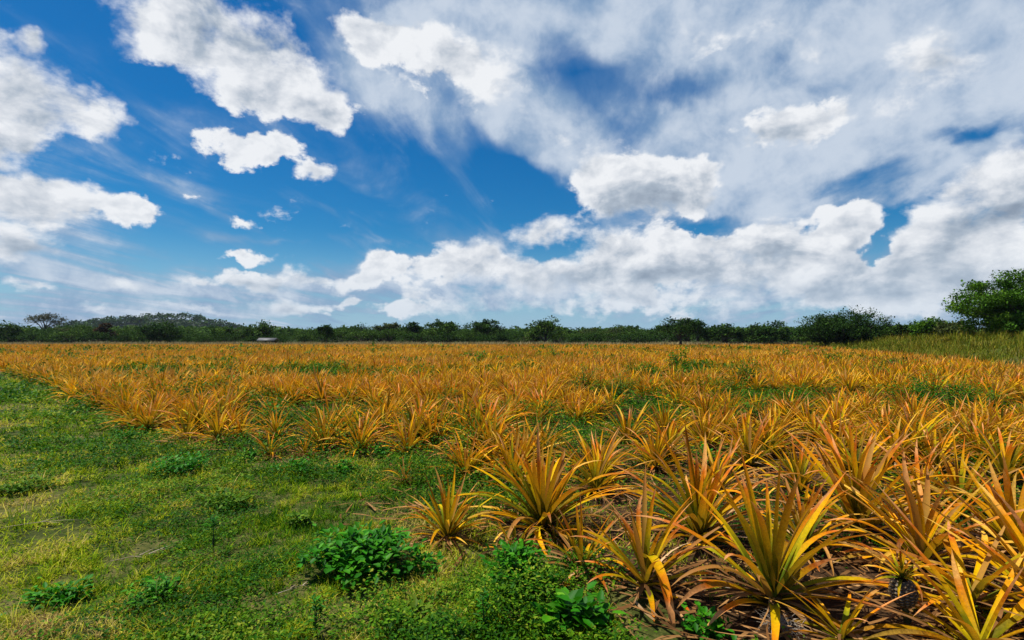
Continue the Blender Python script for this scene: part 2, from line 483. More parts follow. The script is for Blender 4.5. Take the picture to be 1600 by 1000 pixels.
M['roof'] = m
m, t = new_mat('fruit_skin')
tt, rnd, g, a = leafdata(t)
pos = t.n('ShaderNodeNewGeometry').outputs['Position']
c = t.ramp(t.m('ADD', tt, t.m('MULTIPLY', t.m('SUBTRACT', t.noise(pos, 90.0, 3), .5), .3)), [(0.0, (0.03, 0.02, 0.010)), (0.35, (0.09, 0.06, 0.025)), (0.7, (0.26, 0.17, 0.07)), (1.0, (0.50, 0.36, 0.18))])
t.n('ShaderNodeOutputMaterial', ins={0: t.n('ShaderNodeBsdfPrincipled', ins={'Base Color': c, 'Roughness': 0.5}).outputs[0]})
M['fruit'] = m


def mat_ground():
    m, t = new_mat('ground_earth')
    tt, rnd, g, a = leafdata(t)           # red channel: 1 inside the crop; green: bank; blue: bare patch
    pos = t.n('ShaderNodeNewGeometry').outputs['Position']
    n1 = t.noise(pos, 0.9, 6, 0.6)
    n2 = t.noise(pos, 7.0, 5, 0.65)
    n3 = t.noise(pos, 45.0, 4, 0.6)
    soil = t.ramp(t.m('ADD', t.m('MULTIPLY', n2, .6), t.m('MULTIPLY', n3, .4)), [(0.3, (0.018, 0.010, 0.004)), (0.5, (0.050, 0.026, 0.010)), (0.62, (0.11, 0.058, 0.022)), (0.75, (0.20, 0.12, 0.05))])
    turf = t.ramp(t.m('ADD', t.m('MULTIPLY', n1, .45), t.m('ADD', t.m('MULTIPLY', n2, .3), t.m('MULTIPLY', n3, .25))),
                  [(0.38, (0.018, 0.024, 0.005)), (0.47, (0.055, 0.070, 0.010)), (0.54, (0.13, 0.12, 0.03)), (0.64, (0.24, 0.16, 0.085))])
    bare = t.ramp(n3, [(0.3, (0.17, 0.11, 0.07)), (0.7, (0.36, 0.26, 0.17))])
    col = t.mix(t.step(t.m('ADD', g, t.m('MULTIPLY', t.m('SUBTRACT', n2, .5), .6)), 0.45, 0.65), turf, bare)
    col = t.mix(t.step(t.m('ADD', tt, t.m('MULTIPLY', t.m('SUBTRACT', n2, .5), .5)), 0.35, 0.65), col, soil)
    # far away the plain is scrub and grass
    ln = t.vm('LENGTH', pos)
    ln = t.n('ShaderNodeVectorMath', operation='LENGTH', ins={0: pos}).outputs['Value']
    col = t.mix(t.step(ln, 150, 300), col, (0.07, 0.09, 0.03))
    bp = t.n('ShaderNodeBump', ins={'Strength': 0.8, 'Distance': 0.03, 'Height': t.m('ADD', t.m('MULTIPLY', n2, 1.0), t.m('MULTIPLY', n3, 0.35))})
    p = t.n('ShaderNodeBsdfPrincipled', ins={'Base Color': col, 'Roughness': 0.95, 'Specular IOR Level': 0.15, 'Normal': bp.outputs[0]})
    t.n('ShaderNodeOutputMaterial', ins={0: p.outputs[0]})
    return m


M['ground'] = mat_ground()

# ------------------------------------------------------------------ ground
BARE = [(gp(30, 795), .55), (gp(540, 955), .30), (gp(600, 800), .45), (gp(330, 865), .20), (gp(60, 840), .5), (gp(230, 850), .3), (gp(420, 945), .3), (gp(700, 960), .2), (gp(20, 640), 1.0)]


def bare_amt(x, y):
    v = np.zeros(np.shape(x))
    for (c, r) in BARE:
        v = np.maximum(v, np.clip(1.2 - np.hypot(x - c[0], (y - c[1])) / r, 0, 1))
    return v


N = 560
u = np.linspace(-1, 1, N)
gx = np.sinh(u * 7.3) / math.sinh(7.3) * 5000
gy = gx + 6
X, Y = np.meshgrid(gx, gy)
Z = height(X, Y)
idx = np.arange(N * N).reshape(N, N)
faces = np.stack([idx[:-1, :-1].ravel(), idx[:-1, 1:].ravel(), idx[1:, 1:].ravel(), idx[1:, :-1].ravel()], 1)
FD = field_d(X.ravel(), Y.ravel())
dat = np.stack([sstep(FD, -0.1, 0.9), bare_amt(X.ravel(), Y.ravel()), np.zeros(N * N), np.ones(N * N)], 1)
link('ground', mesh_np('ground', np.stack([X, Y, Z], -1), faces, dat, True), M['ground'], kind='structure')


# ------------------------------------------------------------------ strips: the leaf and blade builder
def strips(base, azi, e0, bend, L, W, S, cross, rnd, green, power=1.4, channel=0.28, wob=None, prof='leaf', rng=RNG):
    """many curved tapering leaves at once. Returns verts, quads, data"""
    n = len(azi)
    s = np.linspace(0, 1, S + 1)[None, :]
    el_ = e0[:, None] - bend[:, None] * s ** power
    ds = (L / S)[:, None]
    azv = azi[:, None] + (0 if wob is None else wob[:, None] * s ** 2)
    mid_el = (el_[:, 1:] + el_[:, :-1]) / 2
    mid_az = (azv[:, 1:] + azv[:, :-1]) / 2 if wob is not None else np.repeat(azi[:, None], S, 1)
    ddx = np.cos(mid_el) * np.cos(mid_az) * ds
    ddy = np.cos(mid_el) * np.sin(mid_az) * ds
    ddz = np.sin(mid_el) * ds
    z0 = np.zeros((n, 1))
    cx = np.concatenate([z0, np.cumsum(ddx, 1)], 1) + base[:, 0:1]
    cy = np.concatenate([z0, np.cumsum(ddy, 1)], 1) + base[:, 1:2]
    cz = np.concatenate([z0, np.cumsum(ddz, 1)], 1) + base[:, 2:3]
    C = np.stack([cx, cy, cz], -1)
    azf = azv if wob is not None else np.repeat(azi[:, None], S + 1, 1)
    side = np.stack([-np.sin(azf), np.cos(azf), np.zeros_like(azf)], -1)
    nrm = np.stack([-np.sin(el_) * np.cos(azf), -np.sin(el_) * np.sin(azf), np.cos(el_)], -1)
    if prof == 'leaf':
        w = np.clip(0.80 + 0.55 * s - 0.25 * s, 0, 1) * (1 - s ** 2.3) ** 0.9 + 0.02
    else:
        w = (1 - s ** 2) ** 0.8 + 0.04
    w = w * W[:, None]
    tw = rng.uniform(-0.5, 0.5, n)[:, None] * s
    sd = side * np.cos(tw)[..., None] + nrm * np.sin(tw)[..., None]
    n2 = nrm * np.cos(tw)[..., None] - side * np.sin(tw)[..., None]
    if cross == 3:
        Vv = np.stack([C - sd * w[..., None] / 2 + n2 * (w * channel)[..., None], C, C + sd * w[..., None] / 2 + n2 * (w * channel)[..., None]], 2)
        ac = np.array([1., 0., 1.])
    else:
        Vv = np.stack([C - sd * w[..., None] / 2, C + sd * w[..., None] / 2], 2)
        ac = np.array([1., 1.])
    k = cross
    V = Vv.reshape(-1, 3)
    ii = np.arange(n * (S + 1) * k).reshape(n, S + 1, k)
    q = np.stack([ii[:, :-1, :-1], ii[:, :-1, 1:], ii[:, 1:, 1:], ii[:, 1:, :-1]], -1).reshape(-1, 4)
    D = np.zeros((n, S + 1, k, 4))
    D[..., 0] = s[..., None]
    D[..., 1] = rnd[:, None, None]
    D[..., 2] = green[:, None, None]
    D[..., 3] = 0
    return V, q, D.reshape(-1, 4)


def cat(parts):
    vs, qs, ds, o = [], [], [], 0
    for v, q, d in parts:
        vs.append(v)
        qs.append(q + o)
        ds.append(d)
        o += len(v)
    return np.concatenate(vs), np.concatenate(qs), np.concatenate(ds)


# ------------------------------------------------------------------ pineapple plants
def rosette(n, size, green, S, cross, rng, stalk=0.10, upright=0.0, wide=1.0, lean=None, red=0.0):
    i = np.arange(n)
    f = (i + 0.5) / n                                   # 0 inner, 1 outer
    azi = i * 2.39996 + rng.uniform(-.25, .25, n)
    e0 = np.radians(76 - 62 * f ** 1.0 + upright * 9 + rng.normal(0, 7, n))
    bend = np.radians(20 + 50 * f ** 1.0 + rng.normal(0, 14, n)) * rng.uniform(.35, 1.5, n)
    kink = rng.random(n) < 0.08
    bend = np.where(kink, bend + 1.2, bend)
    L = size * (0.52 + 0.48 * np.sin(np.pi * np.clip(f * 0.85 + 0.12, 0, 1)) ** .8) * rng.uniform(.82, 1.12, n)
    W = size * 0.060 * wide * rng.uniform(.75, 1.2, n)
    r0 = size * (0.015 + 0.045 * f)
    base = np.stack([np.cos(azi) * r0, np.sin(azi) * r0, stalk * size * (1.35 - f * 1.1)], 1)
    if lean is not None:
        base[:, :2] += 0
    g = np.clip(green + rng.normal(0, .12, n) + (0.18 * (1 - f)), 0, 1)
    return strips(base, azi, e0, bend, L, W, S, cross, rng.random(n) * (1 - red) + red, g, power=1.5, wob=rng.normal(0, .28, n), rng=rng)


def skirt(n, size, rng, S=5, cross=2):
    azi = rng.uniform(0, 2 * np.pi, n)
    e0 = np.radians(rng.uniform(-2, 28, n))
    bend = np.radians(rng.uniform(10, 55, n))
    L = size * rng.uniform(.35, .75, n)
    W = size * 0.042 * rng.uniform(.6, 1.1, n)
    base = np.stack([np.cos(azi) * .03, np.sin(azi) * .03, 0.05 * size + rng.uniform(0.0, .05, n)], 1)
    v, q, d = strips(base, azi, e0, bend, L, W, S, cross, rng.random(n), rng.random(n), wob=rng.normal(0, .5, n), rng=rng)
    v[:, 2] = np.maximum(v[:, 2], 0.008 + 0.01 * rng.random(len(v)))
    return v, q, d


def pineapple(x, y, leaves_me, dry_me, rz, sc_, label, group=None):
    root = bpy.data.objects.new('pineapple_plant', None)
    COL.objects.link(root)
    root.empty_display_size = 0.1
    root.location = (x, y, float(height(x, y)) - 0.01)
    root.rotation_euler = (random.uniform(-.06, .06), random.uniform(-.06, .06), rz)
    root.scale = (sc_, sc_, sc_)
    tag(root, label, 'pineapple plant', group)
    a = link('leaves', leaves_me, M['pine'], root)
    b = link('dry_leaves', dry_me, M['dry'], root)
    return root


# hand-placed plants of the near edge: pixel of the base, size (m), greenness, number of leaves, upright, label
NEAR = [
    (1205, 952, 1.05, .70, 24, .5, 'big olive green pineapple plant with orange leaf tips, widest and greenest of the foreground'),
    (1008, 925, .80, .42, 20, .5, 'sparse upright pineapple plant with one orange leaf hanging down to the bottom edge'),
    (908, 896, .58, .55, 15, .5, 'small yellow green pineapple plant just left of the one with the hanging orange leaf'),
    (868, 850, .34, .95, 11, .2, 'tiny green pineapple sucker behind the small yellow green plant at the grass edge'),
    (804, 864, .36, .60, 12, .1, 'small olive pineapple plant right above the leafy weed at the grass edge'),
    (698, 842, .66, .22, 26, .6, 'orange pineapple plant standing alone beside the large round green weed'),
    (848, 830, .98, .18, 40, .4, 'large bushy golden orange pineapple plant, tallest along the grass edge in the middle'),
    (728, 750, .78, .20, 34, .0, 'broad golden pineapple plant behind the one standing beside the round weed'),
    (636, 712, .74, .10, 34, .2, 'golden pineapple plant at the corner where the grass cuts into the crop'),
    (632, 758, .42, .62, 14, .0, 'small olive pineapple plant low at the grass corner'),
    (1092, 848, 1.02, .44, 30, 1.3, 'pineapple plant with long pinkish orange upright leaves behind the hanging leaf plant'),
    (1342, 836, 1.08, .34, 30, 1.4, 'tall pineapple plant with bright orange fan of upright leaves behind the fruit'),
    (1441, 890, .95, .18, 28, .1, 'pineapple plant bearing a dark brown fruit near the right edge'),
    (1255, 862, .74, .35, 24, .3, 'olive and orange pineapple plant squeezed between the two big front plants'),
    (1520, 965, .98, .10, 16, -2.0, 'low sprawling pineapple plant with long yellow leaves reaching to the right edge'),
    (1589, 868, .95, .12, 28, .2, 'pineapple plant cut by the right edge with broken pinkish leaves'),
    (1570, 756, .92, .40, 30, .5, 'tall olive yellow pineapple plant by the right edge in the third row'),
    (1429, 716, .86, .25, 32, .4, 'upright pineapple plant with two pale leaves sticking up right of the middle rows'),
    (1171, 734, .88, .45, 32, .0, 'wide olive pineapple plant above the brown gap in the middle right'),
    (1044, 718, .84, .48, 30, .2, 'olive yellow pineapple plant behind the brown gap right of centre'),
    (980, 694, .84, .18, 34, .2, 'golden pineapple plant with raised spiky leaves beyond the central gap'),
    (517, 686, .86, .08, 34, .1, 'wide golden pineapple plant at the grass edge with a pale leaf hanging from its middle'),
    (423, 714, .52, .30, 16, .0, 'small yellow pineapple plant lowest on the left grass edge'),
    (477, 714, .44, .15, 14, .0, 'small orange pineapple plant between the lowest yellow one and the wide golden one'),
    (340, 694, .76, .10, 28, .4, 'bright upright golden pineapple plant above the dark weeds of the left edge'),
    (292, 688, .66, .15, 24, -.3, 'drooping orange pineapple plant just left of the bright upright one'),
    (375, 690, .70, .25, 24, -.1, 'half shaded pineapple plant just right of the bright upright one'),
    (243, 650, .80, .20, 28, .2, 'golden green pineapple plant at the left grass edge'),
    (193, 650, .72, .05, 28, .0, 'orange pineapple plant at the left grass edge where it bends away'),
    (428, 660, .76, .12, 30, .1, 'golden pineapple plant behind the dark weeds of the left part'),
    (1530, 1040, .85, .10, 20, -2.2, 'yellow pineapple plant cut by the bottom right corner'),
    (1315, 1010, .50, .30, 14, -2.0, 'small flattened pineapple plant low at the bottom edge right of the big olive green one'),
    (1650, 985, .95, .15, 24, .0, 'orange pineapple plant mostly outside the right edge'),
    (1120, 775, .74, .15, 26, .3, 'reddish orange pineapple plant between the two middle rows right of centre'),
    (1250, 775, .78, .30, 28, .1, 'bushy olive orange pineapple plant in front of the wide olive one'),
    (1500, 800, .85, .10, 28, .2, 'arching orange pineapple plant in front of the tall olive yellow one'),
    (930, 770, .80, .16, 30, .1, 'spreading golden pineapple plant right behind the largest bushy one'),
    (800, 760, .78, .14, 30, .3, 'pointed golden pineapple plant left behind the largest bushy one'),
    (1310, 715, .80, .35, 28, .0, 'low olive golden pineapple plant between the wide olive and the upright pale leaved one'),
    (1440, 790, .78, .28, 26, .3, 'dull orange pineapple plant behind the fan shaped one near the right edge'),
]
near_xy = []
hero = {}
for k, (px, py, size, grn, nl, up, lab) in enumerate(NEAR):
    r = np.random.default_rng(100 + k)
    x, y = gp(px, py)
    near_xy.append((x, y))
    me = mesh_np('pineapple_leaves', *rosette(int(nl * 1.6), size * .86, grn * .8, 10, 3, r, upright=up, red=(.45 if py > 820 and px > 880 else .1), wide=1.0 if py > 820 else .9), smooth=True)
    dm = mesh_np('pineapple_dry_leaves', *skirt(16, size, r), smooth=True)
    hero[k] = pineapple(x, y, me, dm, r.uniform(0, 6.28), 1.0, lab, 'pineapple plants in the field')

# the folded orange leaf hanging from the second plant, part of that plant
o1 = hero[1]
o1.rotation_euler = (0, 0, 0)
lv = strips(np.array([[0.0, -0.03, 0.22]]), np.array([-math.pi / 2 + .10]), np.array([0.9]), np.array([2.4]), np.array([.66]), np.array([.075]), 14, 3, np.array([.93]), np.array([.36]), power=.55)
hl = link('hanging_leaf', mesh_np('hanging_leaf', *lv, smooth=True), M['pine'], o1)
hl['label'] = 'folded orange leaf hanging down'
o5 = hero[21]
o5.rotation_euler = (0, 0, 0)
lv = strips(np.array([[0.02, -0.05, 0.20]]), np.array([-math.pi / 2 + .1]), np.array([0.8]), np.array([2.3]), np.array([.46]), np.array([.05]), 12, 3, np.array([.99]), np.array([.0]), power=.5)
hl = link('hanging_leaf', mesh_np('hanging_leaf', *lv, smooth=True), M['dry'], o5)
hl['label'] = 'pale dead leaf hanging down'


# the fruit, part of its plant: spiralled scales on a barrel
def fruit_mesh():
    R, Hh, nu, nv = .052, .125, 96, 72
    U, Vv = np.meshgrid(np.linspace(0, 2 * np.pi, nu, endpoint=False), np.linspace(0, 1, nv))
    a = U * 8 / (2 * np.pi) + Vv * 8
    b = U * 8 / (2 * np.pi) - Vv * 8
    e = np.abs(np.sin(a * np.pi)) * np.abs(np.sin(b * np.pi))
    pr = np.sin(np.pi * (0.06 + 0.88 * Vv)) ** .45
    rad = R * pr * (0.90 + 0.16 * e ** .6)
    V = np.stack([np.cos(U) * rad, np.sin(U) * rad, Vv * Hh], -1).reshape(-1, 3)
    ii = np.arange(nu * nv).reshape(nv, nu)
    j = np.roll(ii, -1, 1)
    q = np.stack([ii[:-1], j[:-1], j[1:], ii[1:]], -1).reshape(-1, 4)
    D = np.zeros((nu * nv, 4))
    D[:, 0] = (e ** 3).ravel()
    return mesh_np('fruit', V, q, D, True)


p12 = hero[12]
fx, fy = gp(1414, 946, .16)
bx, by = near_xy[12]
p12.rotation_euler = (0, 0, 0)
fr_o = link('fruit', fruit_mesh(), M['fruit'], p12, (fx - bx, fy - by, .16))
fr_o.scale = (1.25, 1.25, 1.25)
fr_o.rotation_euler = (.15, -.2, 0)
r = np.random.default_rng(77)
link('fruit_crown', mesh_np('fruit_crown', *rosette(22, .16, .3, 5, 3, r, wide=1.3), smooth=True), M['pine'], fr_o, (0, 0, .12))
st = strips(np.array([[0, 0, 0.0]]).repeat(3, 0), np.array([0, 2.1, 4.2]), np.full(3, 1.5), np.full(3, .0), np.full(3, .16), np.full(3, .03), 2, 2, np.full(3, .3), np.full(3, .5), prof='blade')
link('fruit_stalk', mesh_np('fruit_stalk', *st), M['stem'], fr_o, (0, 0, -.13))

# positions of all other plants: jittered rows
rows = []
sp = 0.70
ang = math.radians(-24)
ca, sa = math.cos(ang), math.sin(ang)
gu, gv = np.meshgrid(np.arange(-190, 190), np.arange(-190, 190))
uu = gu * sp + (gv % 2) * sp / 2 + RNG.uniform(-.24, .24, gu.shape)
vv = gv * sp * .95 + RNG.uniform(-.20, .20, gv.shape)
PX, PY = (uu * ca - vv * sa).ravel(), (uu * sa + vv * ca).ravel() + 30
fd = field_d(PX, PY)
dd = np.hypot(PX, PY)
keep = (fd > 0.12) & (PY > 1.2) & (np.abs(PX) < PY * 1.10 + 2.5)
PX, PY, dd, fd = PX[keep], PY[keep], dd[keep], fd[keep]
nx = np.array(near_xy)
dn = np.min(np.hypot(PX[:, None] - nx[None, :, 0], PY[:, None] - nx[None, :, 1]), 1)
# weeds growing among the crop: pixel of the base, half width (px), height (m), leaves
FIELD_WEEDS = [(1163, 606, 26, .85, 500), (1480, 640, 48, .80, 900), (1440, 632, 22, .7, 250), (968, 628, 40, .62, 700), (915, 622, 20, .80, 400), (1010, 598, 22, .7, 250), (1180, 672, 24, .55, 300),
               (1060, 577, 22, .9, 250), (360, 594, 12, .8, 120), (583, 546, 8, 1.2, 90), (745, 577, 14, .85, 150), (588, 560, 8, .9, 70), (985, 588, 12, .85, 120), (1245, 640, 18, .6, 180), (430, 672, 22, .45, 260), (700, 650, 16, .6, 160),
               (1380, 600, 14, .85, 150), (1110, 742, 22, .35, 200), (1560, 655, 26, .6, 260), (500, 590, 10, .8, 90), (250, 584, 9, .85, 90), (1300, 578, 12, .9, 110), (870, 566, 10, .95, 100), (1225, 566, 12, .95, 110)]
wx = np.array([gp(a, b) for a, b, *_ in FIELD_WEEDS])
wr = np.array([c / 850 * gp(a, b)[1] for a, b, c, *_ in FIELD_WEEDS])
dw = np.min(np.hypot(PX[:, None] - wx[None, :, 0], PY[:, None] - wx[None, :, 1]) - wr[None] * .95, 1)
GAPS = [(gp(1060, 760), .55), (gp(600, 790), .7), (gp(985, 800), .35)]
dg = np.min(np.stack([np.hypot(PX - g[0], PY - g[1]) - r_ for g, r_ in GAPS]), 0)
gapn = fbm(PX * .35, PY * .35, 3, 40)
inview = (np.abs(PX) < PY * .97 + .5) & (PY > 2.3)
keep = (dn > np.where(PY < 6.2, .80, .50)) & ~(inview & (PY < 4.4)) & (np.hypot(PX - gp(1414, 940)[0], PY - gp(1414, 940)[1]) > .7) & (dw > np.where(PY > 9, .35, .1)) & (dg > 0) & ~((gapn > .615) & (fd > 2.2)) & ~((PY < 2.7) & (np.abs(PX) < 4.5)) & (inview | (dn > .7))
PX, PY, dd, inview = PX[keep], PY[keep], dd[keep], inview[keep]
order = np.argsort(np.where(inview, dd, 1e6 + dd))
n_thing = 298 - len(NEAR)
sel = order[:n_thing]
rest = order[n_thing:]

VAR = []
for k in range(14):
    r = np.random.default_rng(500 + k)
    g = [.05, .12, .2, .0, .35, .1, .5, .15, .08, .28, .0, .18, .1, .4][k]
    me = mesh_np('pineapple_leaves', *rosette(54 + k % 5, .66 + .03 * (k % 5), g, 7, 3, r, upright=[0, .5, -.9, .1, -.3][k % 5], wide=.92), smooth=True)
    VAR.append((me, mesh_np('pineapple_dry_leaves', *skirt(9, .8, r, 3))))


def area_words(x, y):
    d = y
    a = math.degrees(math.atan2(x, y))
    side = 'left' if a < -14 else ('right' if a > 14 else 'middle')
    return d, side


def zone_label(x, y):
    px = 800 + 850 * x / y
    nearw = float(np.min(np.hypot(wx[:, 0] - x, wx[:, 1] - y)))
    d = float(field_d(np.array([x]), np.array([y]))[0])
    if nearw < 1.3:
        return 'orange pineapple plant crowding against a leafy green weed in the dense crop'
    if d < 1.1 and px < 640:
        return 'orange pineapple plant in the outermost line along the left grass strip'
    if y < 6.5:
        return 'orange and olive pineapple plant filling in behind the foreground plants at right'
    if px < 560:
        return 'golden orange pineapple plant in the dense left part of the crop behind its edge line'
    if px > 1150:
        return 'orange pineapple plant in the dense right part of the crop behind the big foreground plants'
    return 'golden orange pineapple plant in the dense middle of the crop behind the front rows'


for j in sel:
    x, y = float(PX[j]), float(PY[j])
    a, b = VAR[random.randrange(14)]
    pineapple(x, y, a, b, random.uniform(0, 6.28), random.uniform(.82, 1.12) * (1.0 if y > 6 else .95), zone_label(x, y), 'pineapple plants in the field')


def crop_mass(ix, nl, S, cross, wide, sz):
    n = len(ix)
    r = np.random.default_rng(900 + nl)
    bx_, by_ = np.repeat(PX[ix], nl), np.repeat(PY[ix], nl)
    size = np.repeat(r.uniform(.84, 1.16, n) * sz, nl)
    patch = fbm(PX[ix] * .12, PY[ix] * .12, 3, 61)
    grn = np.repeat(np.clip((patch - .5) * 1.6 + .14 + r.normal(0, .14, n), 0, .8), nl)
    f = np.tile((np.arange(nl) + .5) / nl, n)
    azi = np.tile(np.arange(nl) * 2.39996, n) + np.repeat(r.uniform(0, 6.28, n), nl) + r.uniform(-.3, .3, n * nl)
    e0 = np.radians(68 - 58 * f + r.normal(0, 14, n * nl))
    bend = np.radians(20 + 52 * f + r.normal(0, 16, n * nl)) * r.uniform(.4, 1.5, n * nl)
    L = size * (0.55 + 0.45 * np.sin(np.pi * np.clip(f * .85 + .12, 0, 1))) * r.uniform(.8, 1.12, n * nl)
    W = size * .062 * wide * r.uniform(.8, 1.15, n * nl)
    base = np.stack([bx_, by_, height(bx_, by_) + .10 * (1.3 - f)], 1)
    rn = r.random(n * nl) * .6 + np.repeat(r.random(n) * .4, nl)
    v, q, d = strips(base, azi, e0, bend, L, W, S, cross, rn, grn, power=1.5, wob=r.normal(0, .25, n * nl), rng=r)
    withered = fbm(PX[ix] * .22 + 50, PY[ix] * .22, 3, 66) + r.normal(0, .10, n)
    d[:, 3] = np.repeat(sstep(withered, .60, .76) * .8, nl * (S + 1) * cross)
    return v, q, d


rd = dd[rest]
parts = [crop_mass(rest[rd < 30], 38, 5, 2, 1.0, .72), crop_mass(rest[(rd >= 30) & (rd < 55)], 24, 3, 2, 1.25, .72), crop_mass(rest[rd >= 55], 13, 2, 2, 1.9, .72)]
o = link('pineapple_crop', mesh_np('pineapple_crop', *cat(parts)), M['pine'])
tag(o, 'dense orange mass of small distant pineapple plants reaching the far tree line', 'pineapple crop', kind='stuff')

# dead leaves lying under the crop
r = np.random.default_rng(31)
n = 34000
lx, ly = r.uniform(-14, 19, n), 1.5 + 17 * r.random(n) ** 1.3
pg = gp(600, 790)
ok = ((field_d(lx, ly) > -.25 + .3 * r.random(n)) | ((np.hypot(lx - pg[0], ly - pg[1]) < .75 * r.random(n) ** .5) & (r.random(n) < .7))) & (np.abs(lx) < ly * 1.1 + 1)
lx, ly = lx[ok], ly[ok]
n = len(lx)
base = np.stack([lx, ly, height(lx, ly) + r.uniform(.005, .06, n)], 1)
o = link('leaf_litter', mesh_np('leaf_litter', *strips(base, r.uniform(0, 6.28, n), np.radians(r.uniform(-4, 14, n)), np.radians(r.uniform(-5, 25, n)), r.uniform(.10, .50, n), r.uniform(.008, .030, n), 3, 2,
                                                       r.random(n), r.random(n) * .8, wob=r.normal(0, .6, n), rng=r)), M['dry'])
tag(o, 'brown dead leaves littering the soil between the pineapple plants', 'leaf litter', kind='stuff')

# ------------------------------------------------------------------ grass
r = np.random.default_rng(41)
n = 1300000
dist = 2.0 * (30 / 2.0) ** r.random(n)
aa = np.radians(r.uniform(-52, 52, n))
bx_, by_ = dist * np.sin(aa), dist * np.cos(aa)
fdv = field_d(bx_, by_)
cl = fbm(bx_ * 1.3, by_ * 1.3, 4, 70)
cl2 = fbm(bx_ * 6, by_ * 6, 3, 75)
pr = np.where(fdv < 0, 1.0, np.clip(.8 - fdv * .5, .06, 1) * (cl > .43))
pr = pr * (1 - .85 * bare_amt(bx_, by_)) * np.clip((cl2 - .33) * 4.5, .30, 1) * np.clip((fbm(bx_ * 14, by_ * 14, 2, 99) - .25) * 3, .2, 1)
ok = (r.random(n) < pr) & (bank_s(bx_, by_) < 1)
bx_, by_, dist, cl, cl2, fdv = bx_[ok], by_[ok], dist[ok], cl[ok], cl2[ok], fdv[ok]
n = len(bx_)
dryness = np.clip((cl - .36) * 2.4 + r.normal(0, .22, n) + (cl2 - .5) * 1.3, 0, 1)
dryness = dryness * .85 + .16 * sstep(-fdv, 1.5, 2.8) + .22 * np.clip(bx_ * 0 + sstep(-fdv, 1.8, 2.6) * (1 - sstep(-fdv, 4.2, 6.0)), 0, 1)
dryness = np.where(dist > 6, dryness * .85 + .03, dryness)
mpp = dist / 850 * 1600 / 1024
W = np.maximum(r.uniform(.002, .005, n), mpp * .62)
L = r.uniform(.02, .08, n) * (.6 + 1.0 * cl2) * (1 + .02 * dist) * np.where(r.random(n) < .03, 1.9, 1)
base = np.stack([bx_, by_, height(bx_, by_) - .004], 1)
rn = np.clip(r.random(n) * .6 + dryness * .4, 0, 1)
o = link('grass', mesh_np('grass', *strips(base, r.uniform(0, 6.28, n), np.radians(r.uniform(15, 82, n)), np.radians(r.uniform(10, 90, n)), L, W, 2, 2, rn, dryness, prof='blade', rng=r)), M['grass'])
tag(o, 'short patchy green and straw coloured grass of the strip beside the crop', 'grass', kind='stuff')

# small broad leaved ground cover in the turf
def leaf_quads(C, azi, tilt, L, W, rnd, g):
    """pointed oval leaves of six corners, folded a little along the middle"""
    n = len(L)
    d = np.stack([np.cos(azi) * np.cos(tilt), np.sin(azi) * np.cos(tilt), np.sin(tilt)], 1)
    s = np.stack([-np.sin(azi), np.cos(azi), np.zeros(n)], 1)
    up = np.cross(d, s)
    Lc, Wc = L[:, None], W[:, None]
    p0 = C
    p1 = C + d * Lc * .35 + s * Wc * .5 + up * Wc * .12
    p2 = C + d * Lc * .72 + s * Wc * .36 + up * Wc * .06
    p3 = C + d * Lc - up * Lc * .10
    p4 = C + d * Lc * .72 - s * Wc * .36 + up * Wc * .06
    p5 = C + d * Lc * .35 - s * Wc * .5 + up * Wc * .12
    V = np.stack([p0, p1, p2, p3, p4, p5], 1).reshape(-1, 3)
    b = np.arange(n)[:, None] * 6
    q = np.concatenate([b + np.array([[0, 1, 2, 3]]), b + np.array([[0, 3, 4, 5]])], 0)
    D = np.zeros((n, 6, 4))
    D[..., 0] = [0, .3, .7, 1, .7, .3]
    D[..., 1] = rnd[:, None]
    D[..., 2] = g[:, None]
    return V, q, D.reshape(-1, 4)


r = np.random.default_rng(43)
n = 480000
dist = 2.0 * (32 / 2.0) ** r.random(n)
aa = np.radians(r.uniform(-50, 50, n))
bx_, by_ = dist * np.sin(aa), dist * np.cos(aa)
fdv = field_d(bx_, by_)
cl = fbm(bx_ * 1.1 + 7, by_ * 1.1, 4, 83)
edge = np.exp(-((fdv + .5) / 1.15) ** 2)
pr = np.clip((cl - .50) * 5, 0, 1) * (fdv < .3) * .8 * .45 + edge * np.clip((cl - .42) * 5, 0, 1) + (fdv > 0) * (cl > .52) * .55
ok = r.random(n) < pr * (1 - .8 * bare_amt(bx_, by_))
bx_, by_, dist, cl = bx_[ok], by_[ok], dist[ok], cl[ok]
n = len(bx_)
C = np.stack([bx_, by_, height(bx_, by_) + r.uniform(.005, .03, n) + .22 * r.random(n) * sstep(fbm(bx_ * 2.2, by_ * 2.2, 3, 88), .42, .7) * np.exp(-((field_d(bx_, by_) + .3) / 1.3) ** 2) + .04 * r.random(n)], 1)
sc1 = np.maximum(1, dist / 5)
o = link('ground_cover', mesh_np('ground_cover', *leaf_quads(C, r.uniform(0, 6.28, n), r.uniform(-.3, .9, n), r.uniform(.012, .036, n) * sc1, r.uniform(.007, .02, n) * sc1, r.random(n), np.clip(-.1 + (fbm(bx_ * .9, by_ * .9, 4, 93) - .35) * 2.6 + r.random(n) * .5, 0, 1))), M['cover'])
tag(o, 'low broad leaved green ground cover spreading through the turf', 'ground cover', kind='stuff')


